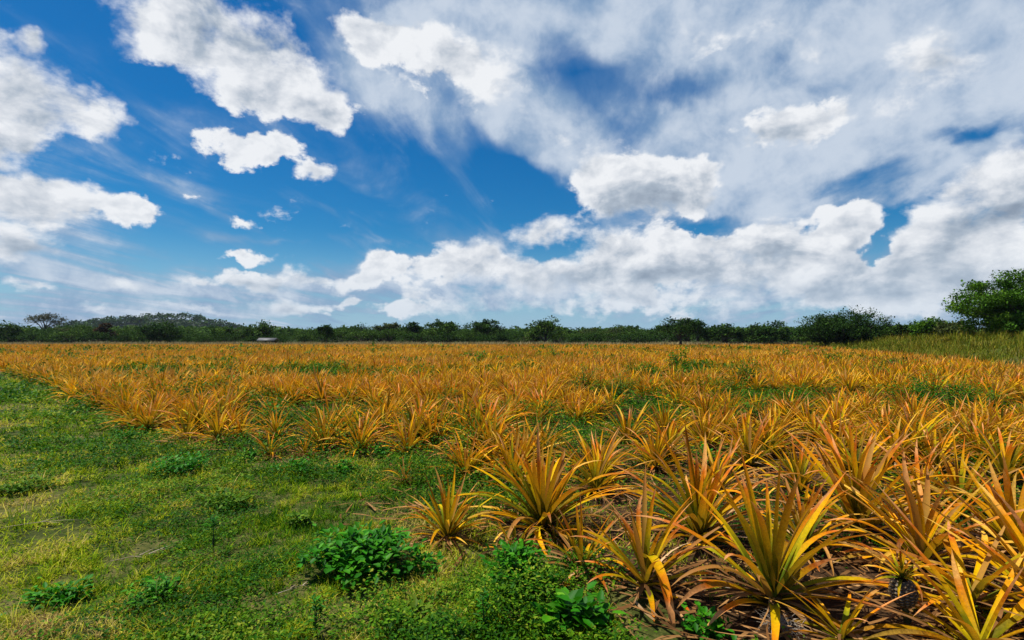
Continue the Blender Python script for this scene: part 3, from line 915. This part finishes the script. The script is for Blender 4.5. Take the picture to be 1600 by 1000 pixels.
r = np.random.default_rng(45)
n = 420000
by_ = 4.5 * (75 / 4.5) ** r.random(n)
bx_ = r.uniform(-1.08, 1.08, n) * by_
fdv = field_d(bx_, by_)
gp_ = np.maximum(sstep(fbm(bx_ * .35, by_ * .35, 3, 40), .56, .66), .8 * sstep(fbm(bx_ * .5 + 9, by_ * .5, 3, 47), .60, .68))
ok = (fdv > 0) & (r.random(n) < gp_ * .9 + .03)
bx_, by_, gp_ = bx_[ok], by_[ok], gp_[ok]
n = len(bx_)
sc1 = np.maximum(1, by_ / 6)
C = np.stack([bx_, by_, height(bx_, by_) + r.random(n) * (.06 + .50 * gp_ * sstep(fbm(bx_ * 1.5, by_ * 1.5, 3, 48), .3, .7))], 1)
o = link('undergrowth', mesh_np('undergrowth', *leaf_quads(C, r.uniform(0, 6.28, n), r.uniform(-.3, 1.1, n), r.uniform(.02, .05, n) * sc1, r.uniform(.008, .022, n) * sc1, r.random(n), np.clip(r.random(n) * .9, 0, 1))), M['cover'])
tag(o, 'low green undergrowth filling the gaps between the pineapple plants', 'undergrowth', kind='stuff')


# ------------------------------------------------------------------ weeds
def weed(name, px, py, halfw, h, n, label, cat_='weed', mat='weed', ls=1.0, seed=0, group=None, squash_y=1.0):
    x, y = gp(px, py)
    rr = halfw / 850 * y
    r = np.random.default_rng(2000 + seed)
    root = bpy.data.objects.new(name, None)
    COL.objects.link(root)
    root.location = (x, y, float(height(x, y)))
    tag(root, label, cat_, group)
    # stems: fan of curved shoots; leaves in whorls along each
    ns = max(5, int(n / 26))
    az_ = r.uniform(0, 6.28, ns)
    reach = rr * np.sqrt(r.random(ns)) * 1.0
    ht = h * np.sqrt(np.clip(1 - (reach / (rr * 1.08)) ** 2, .05, 1)) * r.uniform(.7, 1.08, ns)
    Ls = np.hypot(reach, ht)
    e = np.arctan2(ht, reach)
    sw = .006 * max(1, y / 6)
    sv_ = strips(np.stack([r.normal(0, rr * .15, ns), r.normal(0, rr * .15, ns), np.zeros(ns)], 1), az_, np.minimum(e + .35, 1.55), np.full(ns, .6), Ls, np.full(ns, sw), 5, 2, r.random(ns), r.random(ns), prof='blade', power=1.0, rng=r)
    link('stems', mesh_np('weed_stems', *sv_), M['stem'], root)
    Vc = sv_[0].reshape(ns, 6, 2, 3).mean(2)
    k = r.integers(0, ns, n)
    tpos = np.clip(r.random(n) ** .6, 0, 1) * 5
    i0 = np.minimum(tpos.astype(int), 4)
    fr = (tpos - i0)[:, None]
    C = Vc[k, i0] * (1 - fr) + Vc[k, i0 + 1] * fr
    C = C + r.normal(0, .022 * ls + rr * .06, (n, 3)) * np.array([1, 1, .6])
    C[:, 2] = np.maximum(C[:, 2], .01)
    la = np.arctan2(C[:, 1], C[:, 0]) + r.normal(0, 1.0, n)
    Lf = r.uniform(.028, .062, n) * ls
    link('leaves', mesh_np('weed_leaves', *leaf_quads(C, la, r.normal(.15, .45, n), Lf, Lf * r.uniform(.45, .68, n), r.random(n), np.clip(C[:, 2] / h, 0, 1) * .8)), M[mat], root)
    return root


weed('leafy_weed', 570, 895, 80, .27, 1700, 'large round dark green leafy weed on the grass beside the lone orange pineapple plant', seed=1, ls=1.25)
weed('leafy_weed', 806, 925, 52, .27, 700, 'bushy bright green weed at the crop edge below the small olive pineapple', seed=2, ls=1.1)
weed('leafy_weed', 272, 742, 52, .20, 750, 'dark spreading weed on the grass below the bright upright golden plant', seed=3, ls=1.0, mat='weed')
weed('leafy_weed', 896, 985, 40, .16, 170, 'low weed with long narrow bright green leaves near the bottom edge under the hanging leaf', seed=4, ls=2.0)
weed('leafy_weed', 212, 690, 30, .28, 300, 'dark weed tucked under the left grass edge of the crop', seed=5)
weed('leafy_weed', 345, 790, 44, .10, 350, 'flat light green weed patch around the bare seedling stem', seed=6, mat='weedpale')
weed('leafy_weed', 40, 768, 42, .10, 380, 'flat green weed patch on the turf at the left border of the picture', seed=7, mat='weedpale')
weed('leafy_weed', 95, 935, 45, .08, 260, 'flat dark weed in the lower left corner of the turf', seed=8)
weed('leafy_weed', 245, 935, 40, .08, 240, 'flat dark weed on the turf below the pale twig', seed=9)
weed('leafy_weed', 470, 815, 28, .10, 160, 'small light weed on the turf left of the large round weed', seed=10, mat='weedpale')
weed('leafy_weed', 597, 715, 22, .24, 200, 'small dark weed filling the corner beside the golden corner plant', seed=11)
weed('leafy_weed', 385, 720, 24, .16, 180, 'small dark weed between the half shaded plant and the lowest yellow plant', seed=12)
weed('leafy_weed', 460, 738, 34, .12, 300, 'low bright weed in front of the two smallest pineapple plants on the left', seed=13)
weed('leafy_weed', 540, 738, 30, .14, 220, 'low bright weed in front of the plant with the pale hanging leaf', seed=14)
weed('leafy_weed', 660, 900, 30, .12, 200, 'small dark weed just right of the large round weed', seed=15)
weed('leafy_weed', 1100, 990, 40, .10, 220, 'low shaded weed at the bottom edge beside the big olive green plant', seed=16)
weed('leafy_weed', 1090, 735, 20, .35, 140, 'upright light green weed in the brown gap right of centre', seed=17, mat='weedpale')
weed('leafy_weed', 640, 985, 60, .07, 300, 'flat light weed at the bottom edge below the large round weed', seed=18, mat='weedpale')
WL = ['round dark green weed standing above the crop, tallest of those right of centre', 'broad dark green weed clump in the crop near the right edge, largest in the crop', 'green weed joined to the left side of the largest weed clump in the crop',
      'low wide green weed clump in the crop right of centre', 'narrow dark green weed in the crop just left of the low wide clump', 'small green weed behind the low wide clump', 'light green weed in the crop in front of the round tall one',
      'olive green weed far back in the crop right of centre', 'small green weed far back in the left part of the crop', 'small dark sapling sticking up at the far end of the crop', 'green weed far back in the middle of the crop', 'tiny green weed just in front of the dark sapling',
      'tiny green weed behind the narrow dark weed', 'green weed between the round tall weed and the largest clump', 'dark weed low in the left crop right of the golden plants', 'dark weed low in the crop left of centre',
      'green weed behind the largest clump on its left side', 'small green weed in the brown soil gap right of centre', 'green weed right of the largest clump by the right edge', 'tiny green weed in the distance left of centre', 'tiny green weed in the distance on the far left',
      'tiny green weed in the distance in front of the dark round tree', 'tiny green weed in the distance just right of centre', 'tiny green weed in the distance in front of the lone dark tree']
for k, ((px, py, hw, h, n), lab) in enumerate(zip(FIELD_WEEDS, WL)):
    weed('leafy_weed', px, py, hw * 1.25, h * 1.25, int(n * 1.8), lab, seed=50 + k, ls=1.0 if py > 620 else (1.6 if py > 580 else 2.6), group='weeds growing among the crop', mat='weed' if k % 3 else 'weedpale')


def seedling(px, py, h, label, seed, lean=.1, top=True):
    x, y = gp(px, py)
    r = np.random.default_rng(seed)
    root = bpy.data.objects.new('seedling', None)
    COL.objects.link(root)
    root.location = (x, y, float(height(x, y)))
    tag(root, label, 'seedling')
    z3 = np.zeros(3)
    link('stem', mesh_np('seedling_stem', *strips(np.zeros((3, 3)), np.array([0., 2.1, 4.2]), np.full(3, 1.5), np.full(3, lean), np.full(3, h), np.full(3, .009), 6, 2, np.full(3, .1), np.full(3, .1), prof='blade')), M['stem'], root)
    n = 46
    zz = h * (r.uniform(.72, 1.02, n) if top else r.uniform(.1, 1.02, n))
    C = np.stack([r.normal(0, .012, n), r.normal(0, .012, n), zz], 1)
    link('leaves', mesh_np('seedling_leaves', *leaf_quads(C, r.uniform(0, 6.28, n), r.uniform(-.2, .9, n), r.uniform(.03, .06, n), r.uniform(.008, .016, n), r.random(n), r.random(n) * .5)), M['weed'], root)


seedling(333, 862, .26, 'thin dark bare stem with a green leafy tuft standing alone on the turf', 301)
seedling(494, 1000, .20, 'dark thin leafy seedling at the bottom edge left of the large round weed', 302, top=False)
seedling(757, 1000, .22, 'dark thin leafy seedling at the bottom edge right of the large round weed', 303, top=False)


def twig(px, py, L, azd, label, seed, nb=3):
    x, y = gp(px, py)
    r = np.random.default_rng(seed)
    n = 1 + nb
    a0 = math.radians(azd)
    base = np.zeros((n, 3))
    for k in range(1, n):
        s_ = r.uniform(.3, .8) * L
        base[k] = (math.cos(a0) * s_, math.sin(a0) * s_, .015)
    az_ = np.array([a0] + [a0 + r.choice([-1, 1]) * r.uniform(.4, .9) for _ in range(nb)])
    Ls = np.array([L] + [L * r.uniform(.25, .5) for _ in range(nb)])
    v = strips(base, az_, np.full(n, .10), np.full(n, .16), Ls, np.full(n, .009), 6, 3, r.random(n), r.random(n), channel=.5, wob=r.normal(0, .4, n), prof='blade')
    o = link('twig', mesh_np('twig', *v), M['straw'], loc=(x, y, float(height(x, y)) + .02))
    tag(o, label, 'twig')


twig(172, 880, .36, 25, 'pale forked dry twig lying on the turf left of the bare stem', 401, 4)
twig(165, 782, .22, 50, 'short pale straw stalk standing out on the turf above the forked twig', 402, 1)
twig(-5, 830, .60, 22, 'whitish dry stalk lying on the bare patch at the left border', 404, 2)
twig(430, 935, .22, 35, 'reddish brown twig on the bare patch near the bottom edge', 405, 3)
twig(1150, 930, .4, 170, 'pale bent dry stick in front of the big olive green plant', 406, 2)

# pale dried fibrous root ball at the foot of the big front plant
x, y = gp(1222, 985)
r = np.random.default_rng(9)
n = 160
v = strips(np.stack([r.normal(0, .03, n), r.normal(0, .02, n), r.uniform(0, .03, n)], 1), r.uniform(0, 6.28, n), np.radians(r.uniform(0, 60, n)), np.radians(r.uniform(20, 130, n)), r.uniform(.05, .16, n), np.full(n, .0035), 4, 2, r.random(n), r.random(n), wob=r.normal(0, 1, n), prof='blade')
o = link('dried_roots', mesh_np('dried_roots', *v), M['web'], loc=(x, y, float(height(x, y)) + .01))
tag(o, 'pale whitish tangle of dried roots on the soil below the big olive green plant', 'dried roots')

# ------------------------------------------------------------------ bank and verge grass
r = np.random.default_rng(51)
n = 170000
s_ = r.uniform(-1.2, 22, n)
tl = r.uniform(-12, 88, n)
bx_ = BANK_A[0] + _bd[0] * tl + _bn[0] * s_
by_ = BANK_A[1] + _bd[1] * tl + _bn[1] * s_
cl = fbm(bx_ * .35, by_ * .35, 4, 90)
ok = (np.abs(bx_) < by_ * 1.15 + 3) & (by_ > 8) & (r.random(n) < np.clip((cl - .25) * 2.5, .15, 1)) & (s_ + r.normal(0, .6, n) > -.1)
bx_, by_, cl = bx_[ok], by_[ok], cl[ok]
n = len(bx_)
base = np.stack([bx_, by_, height(bx_, by_) - .02], 1)
L = r.uniform(.25, .80, n) * (.25 + 1.6 * sstep(fbm(bx_ * .9, by_ * .9, 3, 91), .3, .75))
o = link('bank_grass', mesh_np('bank_grass', *strips(base, r.uniform(0, 6.28, n), np.radians(r.uniform(45, 88, n)), np.radians(r.uniform(10, 70, n)), L, np.maximum(.02, by_ * .0011) * r.uniform(.7, 1.5, n), 2, 2, r.random(n), np.clip(cl + r.normal(0, .12, n), 0, 1), prof='blade', rng=r)), M['bankgrass'])
tag(o, 'rough olive green grass and scrub covering the low bank right of the crop', 'rough grass', kind='stuff')

n = 46000
bx_ = r.uniform(-125, 125, n)
by_ = FAR_Y + 1 + 12 * r.random(n)
base = np.stack([bx_, by_, np.zeros(n)], 1)
L = r.uniform(.5, 1.0, n) * (.7 + .8 * fbm(bx_ * .2, by_ * .2, 3, 15))
o = link('verge_grass', mesh_np('verge_grass', *strips(base, r.uniform(0, 6.28, n), np.radians(r.uniform(60, 88, n)), np.radians(r.uniform(5, 50, n)), L, r.uniform(.06, .16, n), 2, 2, r.random(n), r.random(n), prof='blade', rng=r)), M['palegrass'])
tag(o, 'pale dry grass verge between the far end of the crop and the trees', 'dry grass', kind='stuff')


# ------------------------------------------------------------------ trees
def tube(path, radii, sides=6):
    path = np.array(path, float)
    n = len(path)
    a = np.linspace(0, 2 * np.pi, sides, endpoint=False)
    tg = np.gradient(path, axis=0)
    tg /= np.linalg.norm(tg, axis=1)[:, None] + 1e-9
    ref = np.array([.31, .95, .05])
    s1 = np.cross(tg, ref)
    s1 /= np.linalg.norm(s1, axis=1)[:, None] + 1e-9
    s2 = np.cross(tg, s1)
    V = path[:, None] + (s1[:, None] * np.cos(a)[None, :, None] + s2[:, None] * np.sin(a)[None, :, None]) * np.array(radii)[:, None, None]
    ii = np.arange(n * sides).reshape(n, sides)
    j = np.roll(ii, -1, 1)
    q = np.stack([ii[:-1], j[:-1], j[1:], ii[1:]], -1).reshape(-1, 4)
    return V.reshape(-1, 3), q, np.zeros((n * sides, 4))


def tree_meshes(seed, w, h, nleaf, leaf, style='round', trunk_h=.3, nlobe=9):
    """w: crown width, h: total height. Limbs carry leaf clumps; each clump is a cloud of small leaf faces"""
    r = np.random.default_rng(seed)
    th = h * trunk_h
    tr = [tube([(0, 0, -.2), (.02 * w, 0, th * .5), (0, .02 * w, th), (0, 0, h * .62)], [w * .034, w * .026, w * .022, w * .010], 8)]
    Cs, Rs = [], []
    for k in range(nlobe):
        a = k * 2.4 + r.uniform(-.5, .5)
        f = (k + .5) / nlobe
        if style == 'flat':
            rad = w * .5 * math.sqrt(f) * .82
            z = th + (h - th) * r.uniform(.35, .82) * (1 - .35 * f)
            R = np.array([w * .22, w * .22, (h - th) * .17]) * r.uniform(.75, 1.2)
        elif style == 'spray':
            rad = w * .5 * math.sqrt(f) * .80
            z = h * (.10 + .80 * r.random() * (1 - .45 * f))
            R = np.array([w * .20, w * .20, h * .10]) * r.uniform(.75, 1.25)
        elif style == 'bush':
            rad = w * .5 * math.sqrt(f) * .74
            z = h * (.60 - .30 * f) * r.uniform(.75, 1.1)
            R = np.array([w * .22, w * .22, h * .28]) * r.uniform(.75, 1.25)
        elif style == 'tall':
            rad = w * .5 * math.sqrt(f) * .62
            z = th + (h - th) * r.uniform(.15, .8)
            R = np.array([w * .24, w * .24, (h - th) * .24]) * r.uniform(.8, 1.2)
        else:
            rad = w * .5 * math.sqrt(f) * .72
            z = th + (h - th) * (.66 - .42 * f + r.uniform(-.12, .12))
            R = np.array([w * .23, w * .23, (h - th) * .25]) * r.uniform(.75, 1.2)
        c = np.array([math.cos(a) * rad, math.sin(a) * rad, z])
        Cs.append(c)
        Rs.append(R)
        tr.append(tube([(0, 0, th * r.uniform(.6, 1.0)), c * .5 + np.array([0, 0, th * .35 + .06 * h]), c, c + (c * np.array([.35, .35, 0])) + np.array([0, 0, R[2] * .6])], [w * .014, w * .010, w * .006, w * .002], 5))
    # clumps on the lobes
    ncl = nlobe * 18
    k = r.integers(0, nlobe, ncl)
    d = r.normal(0, 1, (ncl, 3))
    d /= np.linalg.norm(d, axis=1)[:, None]
    d[:, 2] = np.abs(d[:, 2]) * np.where(r.random(ncl) < .25, -1, 1)
    q_ = r.uniform(.55, 1.12, ncl)[:, None]
    cc = np.array(Cs)[k] + d * np.array(Rs)[k] * q_
    cs = np.array(Rs)[k].mean(1) * r.uniform(.15, .32, ncl)
    j = r.integers(0, ncl, nleaf)
    C = cc[j] + np.clip(r.normal(0, 1, (nleaf, 3)), -1.7, 1.7) * cs[j][:, None] * np.array([1, 1, .55])
    C[:, 2] = np.maximum(C[:, 2], .15)
    tone = r.random(ncl)
    az_ = r.uniform(0, 6.28, nleaf)
    L = leaf * r.uniform(.6, 1.5, nleaf)
    leaves = leaf_quads(C, az_, r.normal(.25, .6, nleaf), L, L * r.uniform(.5, .9, nleaf), r.random(nleaf) * .6 + tone[j] * .4, np.clip(tone[j], 0, 1))
    lv = leaves[0]
    kx = w / (np.percentile(lv[:, 0], 98.5) - np.percentile(lv[:, 0], 1.5))
    kz = h / np.percentile(lv[:, 2], 99.3)
    k3 = np.array([kx, kx, kz])
    tv, tq, td = cat(tr)
    return mesh_np('trunk', tv * k3, tq, td, smooth=True), mesh_np('crown', lv * k3, leaves[1], leaves[2])


TREE_CACHE = {}


def tree(px, base_d, w, h, label, mat, seed, style='round', nleaf=2600, leaf=.30, group=None, cat_='tree', name='tree', trunk_h=.3, z=0.0, nlobe=9):
    """a tree whose trunk stands base_d metres out in the direction of a photograph column"""
    x = (px - 800) / F * base_d
    y = base_d
    tm, cm = tree_meshes(seed, w, h, nleaf, leaf, style, trunk_h, nlobe)
    root = bpy.data.objects.new(name, None)
    COL.objects.link(root)
    root.location = (x, y, float(height(x, y)) + z)
    tag(root, label, cat_, group)
    link('trunk', tm, M['bark'], root)
    link('crown', cm, M[mat], root)
    return root


def th(py, d):
    """height of something whose top is seen at row py and which stands at distance d"""
    return (528 - py) / F * d + CAMZ


# named trees: column, distance, top row, width px
T = [
    (1606, 47, 426, 150, 'tree_bright', 'spray', 62000, .15, 'large spreading feathery bright green tree at the right edge, tallest in the picture', .06, 30),
    (1650, 50, 434, 130, 'tree_dark', 'spray', 30000, .15, 'dark shaded tree directly behind the large feathery tree at the right edge', .06, 22),
    (1320, 74, 491, 112, 'tree_dark', 'bush', 22000, .17, 'dark domed bushy tree standing in front of the bank, widest of the right side', .1, 14),
    (1290, 76, 505, 60, 'tree_dark', 'bush', 3500, .24, 'small dark tree leaning against the left side of the domed one', .1, 8),
    (1372, 72, 510, 60, 'tree_dark', 'bush', 3500, .22, 'low dark tree at the right foot of the domed one', .1, 8),
    (1062, 90, 501, 60, 'tree_dark', 'round', 4200, .22, 'lone dark open crowned tree with bare trunk in front of the tree line', .38, 8),
    (1090, 104, 504, 34, 'tree_dark', 'tall', 2400, .28, 'tall narrow tree right beside the lone open crowned one', .25, 6),
    (1134, 104, 510, 50, 'tree_dark', 'round', 2400, .30, 'dark rounded tree between the lone one and the bright leafy pair', .2, 7),
    (1178, 104, 509, 38, 'tree_mid', 'bush', 2600, .28, 'mid green leafy tree, left one of the pair before the domed tree', .2, 8),
    (1206, 100, 506, 50, 'tree_dark', 'bush', 2600, .28, 'dark leafy tree, right one of the pair before the domed tree', .2, 8),
    (1245, 106, 514, 40, 'tree_dark', 'bush', 2200, .28, 'low dark tree between the leafy pair and the domed tree', .1, 7),
    (1425, 66, 508, 56, 'tree_mid', 'bush', 4000, .20, 'spiky green shrub on the bank just right of the domed tree', .08, 9),
    (1455, 60, 501, 50, 'tree_bright', 'bush', 4500, .18, 'bright green shrub with raised sprays on top of the bank', .08, 9),
    (1492, 54, 505, 44, 'tree_olive', 'bush', 3500, .18, 'yellowish green shrub at the left foot of the large feathery tree', .08, 8),
    (1395, 70, 516, 40, 'tree_dark', 'bush', 2400, .22, 'low dark shrub between the domed tree and the spiky shrub', .08, 7),
    (852, 108, 501, 50, 'tree_mid', 'round', 2800, .30, 'rounded green tree rising highest just right of the centre of the tree line', .15, 8),
    (760, 115, 503, 52, 'tree_dark', 'flat', 2400, .34, 'dark flat topped tree just left of centre', .3, 8),
    (692, 115, 505, 42, 'tree_mid', 'flat', 2200, .34, 'green flat topped tree between two dark ones left of centre', .3, 7),
    (648, 125, 507, 28, 'tree_dark', 'flat', 2000, .34, 'small dark umbrella shaped tree left of the flat topped pair', .3, 7),
    (606, 125, 508, 32, 'tree_olive', 'flat', 2000, .34, 'olive umbrella shaped tree on the left half of the tree line', .3, 7),
    (510, 112, 511, 22, 'tree_dark', 'round', 2000, .28, 'small ball shaped dark tree standing before the left tree line', .25, 6),
    (248, 108, 507, 54, 'tree_dark', 'bush', 4500, .28, 'very dark square blocky tree clump under the wooded hill', .05, 10),
    (163, 112, 508, 22, 'tree_rust', 'round', 1800, .26, 'small reddish brown tree before the left tree line', .3, 6),
    (408, 122, 506, 40, 'tree_mid', 'bush', 2400, .34, 'grey green rounded tree at the right end of the hill', .2, 8),
    (18, 118, 508, 60, 'tree_mid', 'bush', 2800, .34, 'leafy green tree at the left border of the tree line', .1, 8),
    (350, 118, 514, 44, 'tree_mid', 'bush', 2200, .32, 'low green tree below the right slope of the hill', .1, 7),
]
for k, (px, d, top, wpx, mt, stl, nl, lf, lab, tfr, nlb) in enumerate(T):
    x, y = (px - 800) / F * d, d
    gz = float(height(x, y))
    tree(px, d, wpx * 1.08 / F * d, (th(top - 1.5, d) - gz) * 1.04, lab, mt, 700 + k, stl, nl, lf, trunk_h=tfr, nlobe=nlb, name='shrub' if 'shrub' in lab else 'tree', cat_='shrub' if 'shrub' in lab else 'tree')

# thin crowned grey tree above the left end
tree(70, 150, 9.5, th(490, 150), 'thin crowned greyish tree sticking out above the left tree line', 'tree_grey', 790, 'flat', 2200, .32, trunk_h=.45, nlobe=10)

# the continuous row of trees
r = np.random.default_rng(61)
row_var = []
for k in range(9):
    row_var.append(tree_meshes(820 + k, 9 + (k % 3) * 1.5, 5.2 + (k % 4) * .35, 1900, .36, ['bush', 'round', 'bush', 'flat'][k % 4], .1, 9))
mats = ['tree_dark', 'tree_mid', 'tree_dark', 'tree_olive', 'tree_dark', 'tree_mid', 'tree_dark', 'tree_mid', 'tree_dark']
RL = {'tree_dark': 'dark green', 'tree_mid': 'mid green', 'tree_olive': 'olive green'}
spots = []
for layer, (d0, step) in enumerate([(112, 34), (124, 30), (142, 30)]):
    px = -60 + layer * 13
    while px < 1500:
        spots.append((px + r.uniform(-8, 8), d0 + r.uniform(-4, 5), layer))
        px += step * r.uniform(.75, 1.25)
for (px, d, layer) in spots:
    if layer == 0 and (480 < px < 540 or 205 < px < 290 or 1040 < px < 1080):
        continue
    k = int(r.integers(0, 9))
    tm, cm = row_var[k]
    x = (px - 800) / F * d
    root = bpy.data.objects.new('tree', None)
    COL.objects.link(root)
    root.location = (x, d, float(height(x, d)))
    wave = .5 + .5 * math.sin(px * .013) + r.uniform(-.2, .3)
    s_ = [.48, .58, .74][layer] * (0.80 + .34 * wave)
    root.scale = (s_ * r.uniform(.9, 1.3), s_, s_ * r.uniform(.85, 1.1))
    root.rotation_euler = (0, 0, r.uniform(0, 6.28))
    side = 'left of the centre' if px < 700 else ('around the centre' if px < 1000 else 'right of the centre')
    tag(root, RL[mats[k]] + ' bushy tree in the %s of the tree line %s' % (['front row', 'middle row', 'back row'][layer], side), 'tree', 'trees along the far end of the crop')
    link('trunk', tm, M['bark'], root)
    link('crown', cm, M[mats[k]], root)

# ------------------------------------------------------------------ wooded hill and far woods
def hill_h(x, y):
    def g(px, d, wpx, h):
        cx, w = (px - 800) / F * d, wpx / F * d
        return h * np.exp(-((x - cx) / w) ** 2 - ((y - d) / (w * 1.2)) ** 2)
    return g(225, 620, 85, 19.0) + g(320, 640, 70, 13) + g(130, 600, 40, 7) + g(560, 700, 140, 4)


hx, hy = np.meshgrid(np.linspace(-1000, 150, 160), np.linspace(350, 950, 90))
hz = hill_h(hx, hy) - 1.2
ii = np.arange(hx.size).reshape(hx.shape)
q = np.stack([ii[:-1, :-1].ravel(), ii[:-1, 1:].ravel(), ii[1:, 1:].ravel(), ii[1:, :-1].ravel()], 1)
m, t = new_mat('hill_cover')
pos = t.n('ShaderNodeNewGeometry').outputs['Position']
t.n('ShaderNodeOutputMaterial', ins={0: t.n('ShaderNodeBsdfPrincipled', ins={'Base Color': t.ramp(t.noise(pos, .08, 5), [(0.35, (0.02, 0.035, 0.015)), (0.7, (0.06, 0.08, 0.03))]), 'Roughness': 1.0}).outputs[0]})
link('hill', mesh_np('hill', np.stack([hx, hy, hz], -1), q, None, True), m, kind='structure')


def wood(name, cx, cy, cz, rad, per, leaf, mat, label, seed):
    r = np.random.default_rng(seed)
    n = len(cx)
    nn = n * per
    d = r.normal(0, 1, (nn, 3))
    d /= np.linalg.norm(d, axis=1)[:, None]
    d[:, 2] = np.abs(d[:, 2]) * 1.0 - .1
    R = np.repeat(rad, per)[:, None]
    C = np.stack([np.repeat(cx, per), np.repeat(cy, per), np.repeat(cz, per)], 1) + d * R * np.array([1, 1, .8]) * r.uniform(.8, 1.08, (nn, 1))
    L = leaf * r.uniform(.6, 1.5, nn)
    tone = np.repeat(r.random(n), per)
    o = link(name, mesh_np(name, *leaf_quads(C, r.uniform(0, 6.28, nn), r.normal(.2, .5, nn), L, L * .8, r.random(nn) * .5 + tone * .5, tone)), M[mat])
    tag(o, label, 'wood', kind='stuff')


r = np.random.default_rng(71)
n = 2600
cx, cy = r.uniform(-800, 0, n), r.uniform(430, 760, n)
hh = hill_h(cx, cy)
ok = hh > 2.0
cx, cy, hh = cx[ok], cy[ok], hh[ok]
wood('hill_woods', cx, cy, hh + 1, r.uniform(4, 8, len(cx)), 60, 2.2, 'tree_dark', 'dark wood covering the low hill on the left', 72)
n = 1500
pxs = r.uniform(-150, 1750, n)
dd_ = r.uniform(165, 330, n)
cx = (pxs - 800) / F * dd_
wood('far_woods', cx, dd_, np.full(n, 1.5) + r.uniform(0, 1.5, n), r.uniform(3, 5.5, n) * dd_ / 260, 70, 1.0, 'tree_mid', 'continuous wood closing the plain behind the tree line', 73)

# ------------------------------------------------------------------ small open shed at the far end
def box(cx, cy, cz, sx, sy, sz):
    v = np.array([[a, b, c] for a in (-.5, .5) for b in (-.5, .5) for c in (-.5, .5)]) * [sx, sy, sz] + [cx, cy, cz]
    q = np.array([[0, 1, 3, 2], [4, 6, 7, 5], [0, 4, 5, 1], [2, 3, 7, 6], [0, 2, 6, 4], [1, 5, 7, 3]])
    return v, q, np.zeros((8, 4))


D_ = 103.0
shed = bpy.data.objects.new('shed', None)
COL.objects.link(shed)
shed.location = ((419 - 800) / F * D_, D_, 0)
tag(shed, 'small low open shed with grey sheet roof before the left tree line', 'shed')
rv = np.array([[-1.7, -1.1, 1.15], [1.7, -1.1, 1.15], [1.7, 0, 1.6], [-1.7, 0, 1.6], [-1.7, 1.1, 1.15], [1.7, 1.1, 1.15]])
rv = np.concatenate([rv, rv - [0, 0, .05]])
rq = np.array([[0, 1, 2, 3], [3, 2, 5, 4], [7, 6, 9, 8], [8, 9, 10, 11], [0, 6, 7, 1], [4, 5, 11, 10], [0, 3, 9, 6], [3, 4, 10, 9], [1, 7, 8, 2], [2, 8, 11, 5]])
link('roof', mesh_np('roof', rv, rq, np.zeros((12, 4))), M['roof'], shed)
pm = mesh_np('post', *box(0, 0, .575, .1, .1, 1.15))
for a in (-1.5, 1.5):
    for b in (-.95, .95):
        link('post', pm, M['bark'], shed, (a, b, 0))
link('back_wall', mesh_np('back_wall', *box(0, 1.0, .5, 2.9, .06, 1.0)), M['bark'], shed)

# ------------------------------------------------------------------ air
m, t = new_mat('haze')
pv = t.n('ShaderNodeVolumePrincipled', ins={'Color': (0.75, 0.85, 1.0), 'Density': 0.00009, 'Anisotropy': 0.2})
ow = t.n('ShaderNodeOutputMaterial')
t.t.links.new(pv.outputs[0], ow.inputs['Volume'])
o = link('haze', mesh_np('haze', *box(0, 6, 12.5, 10400, 10400, 31)[:2]), m)
o['kind'] = 'stuff'
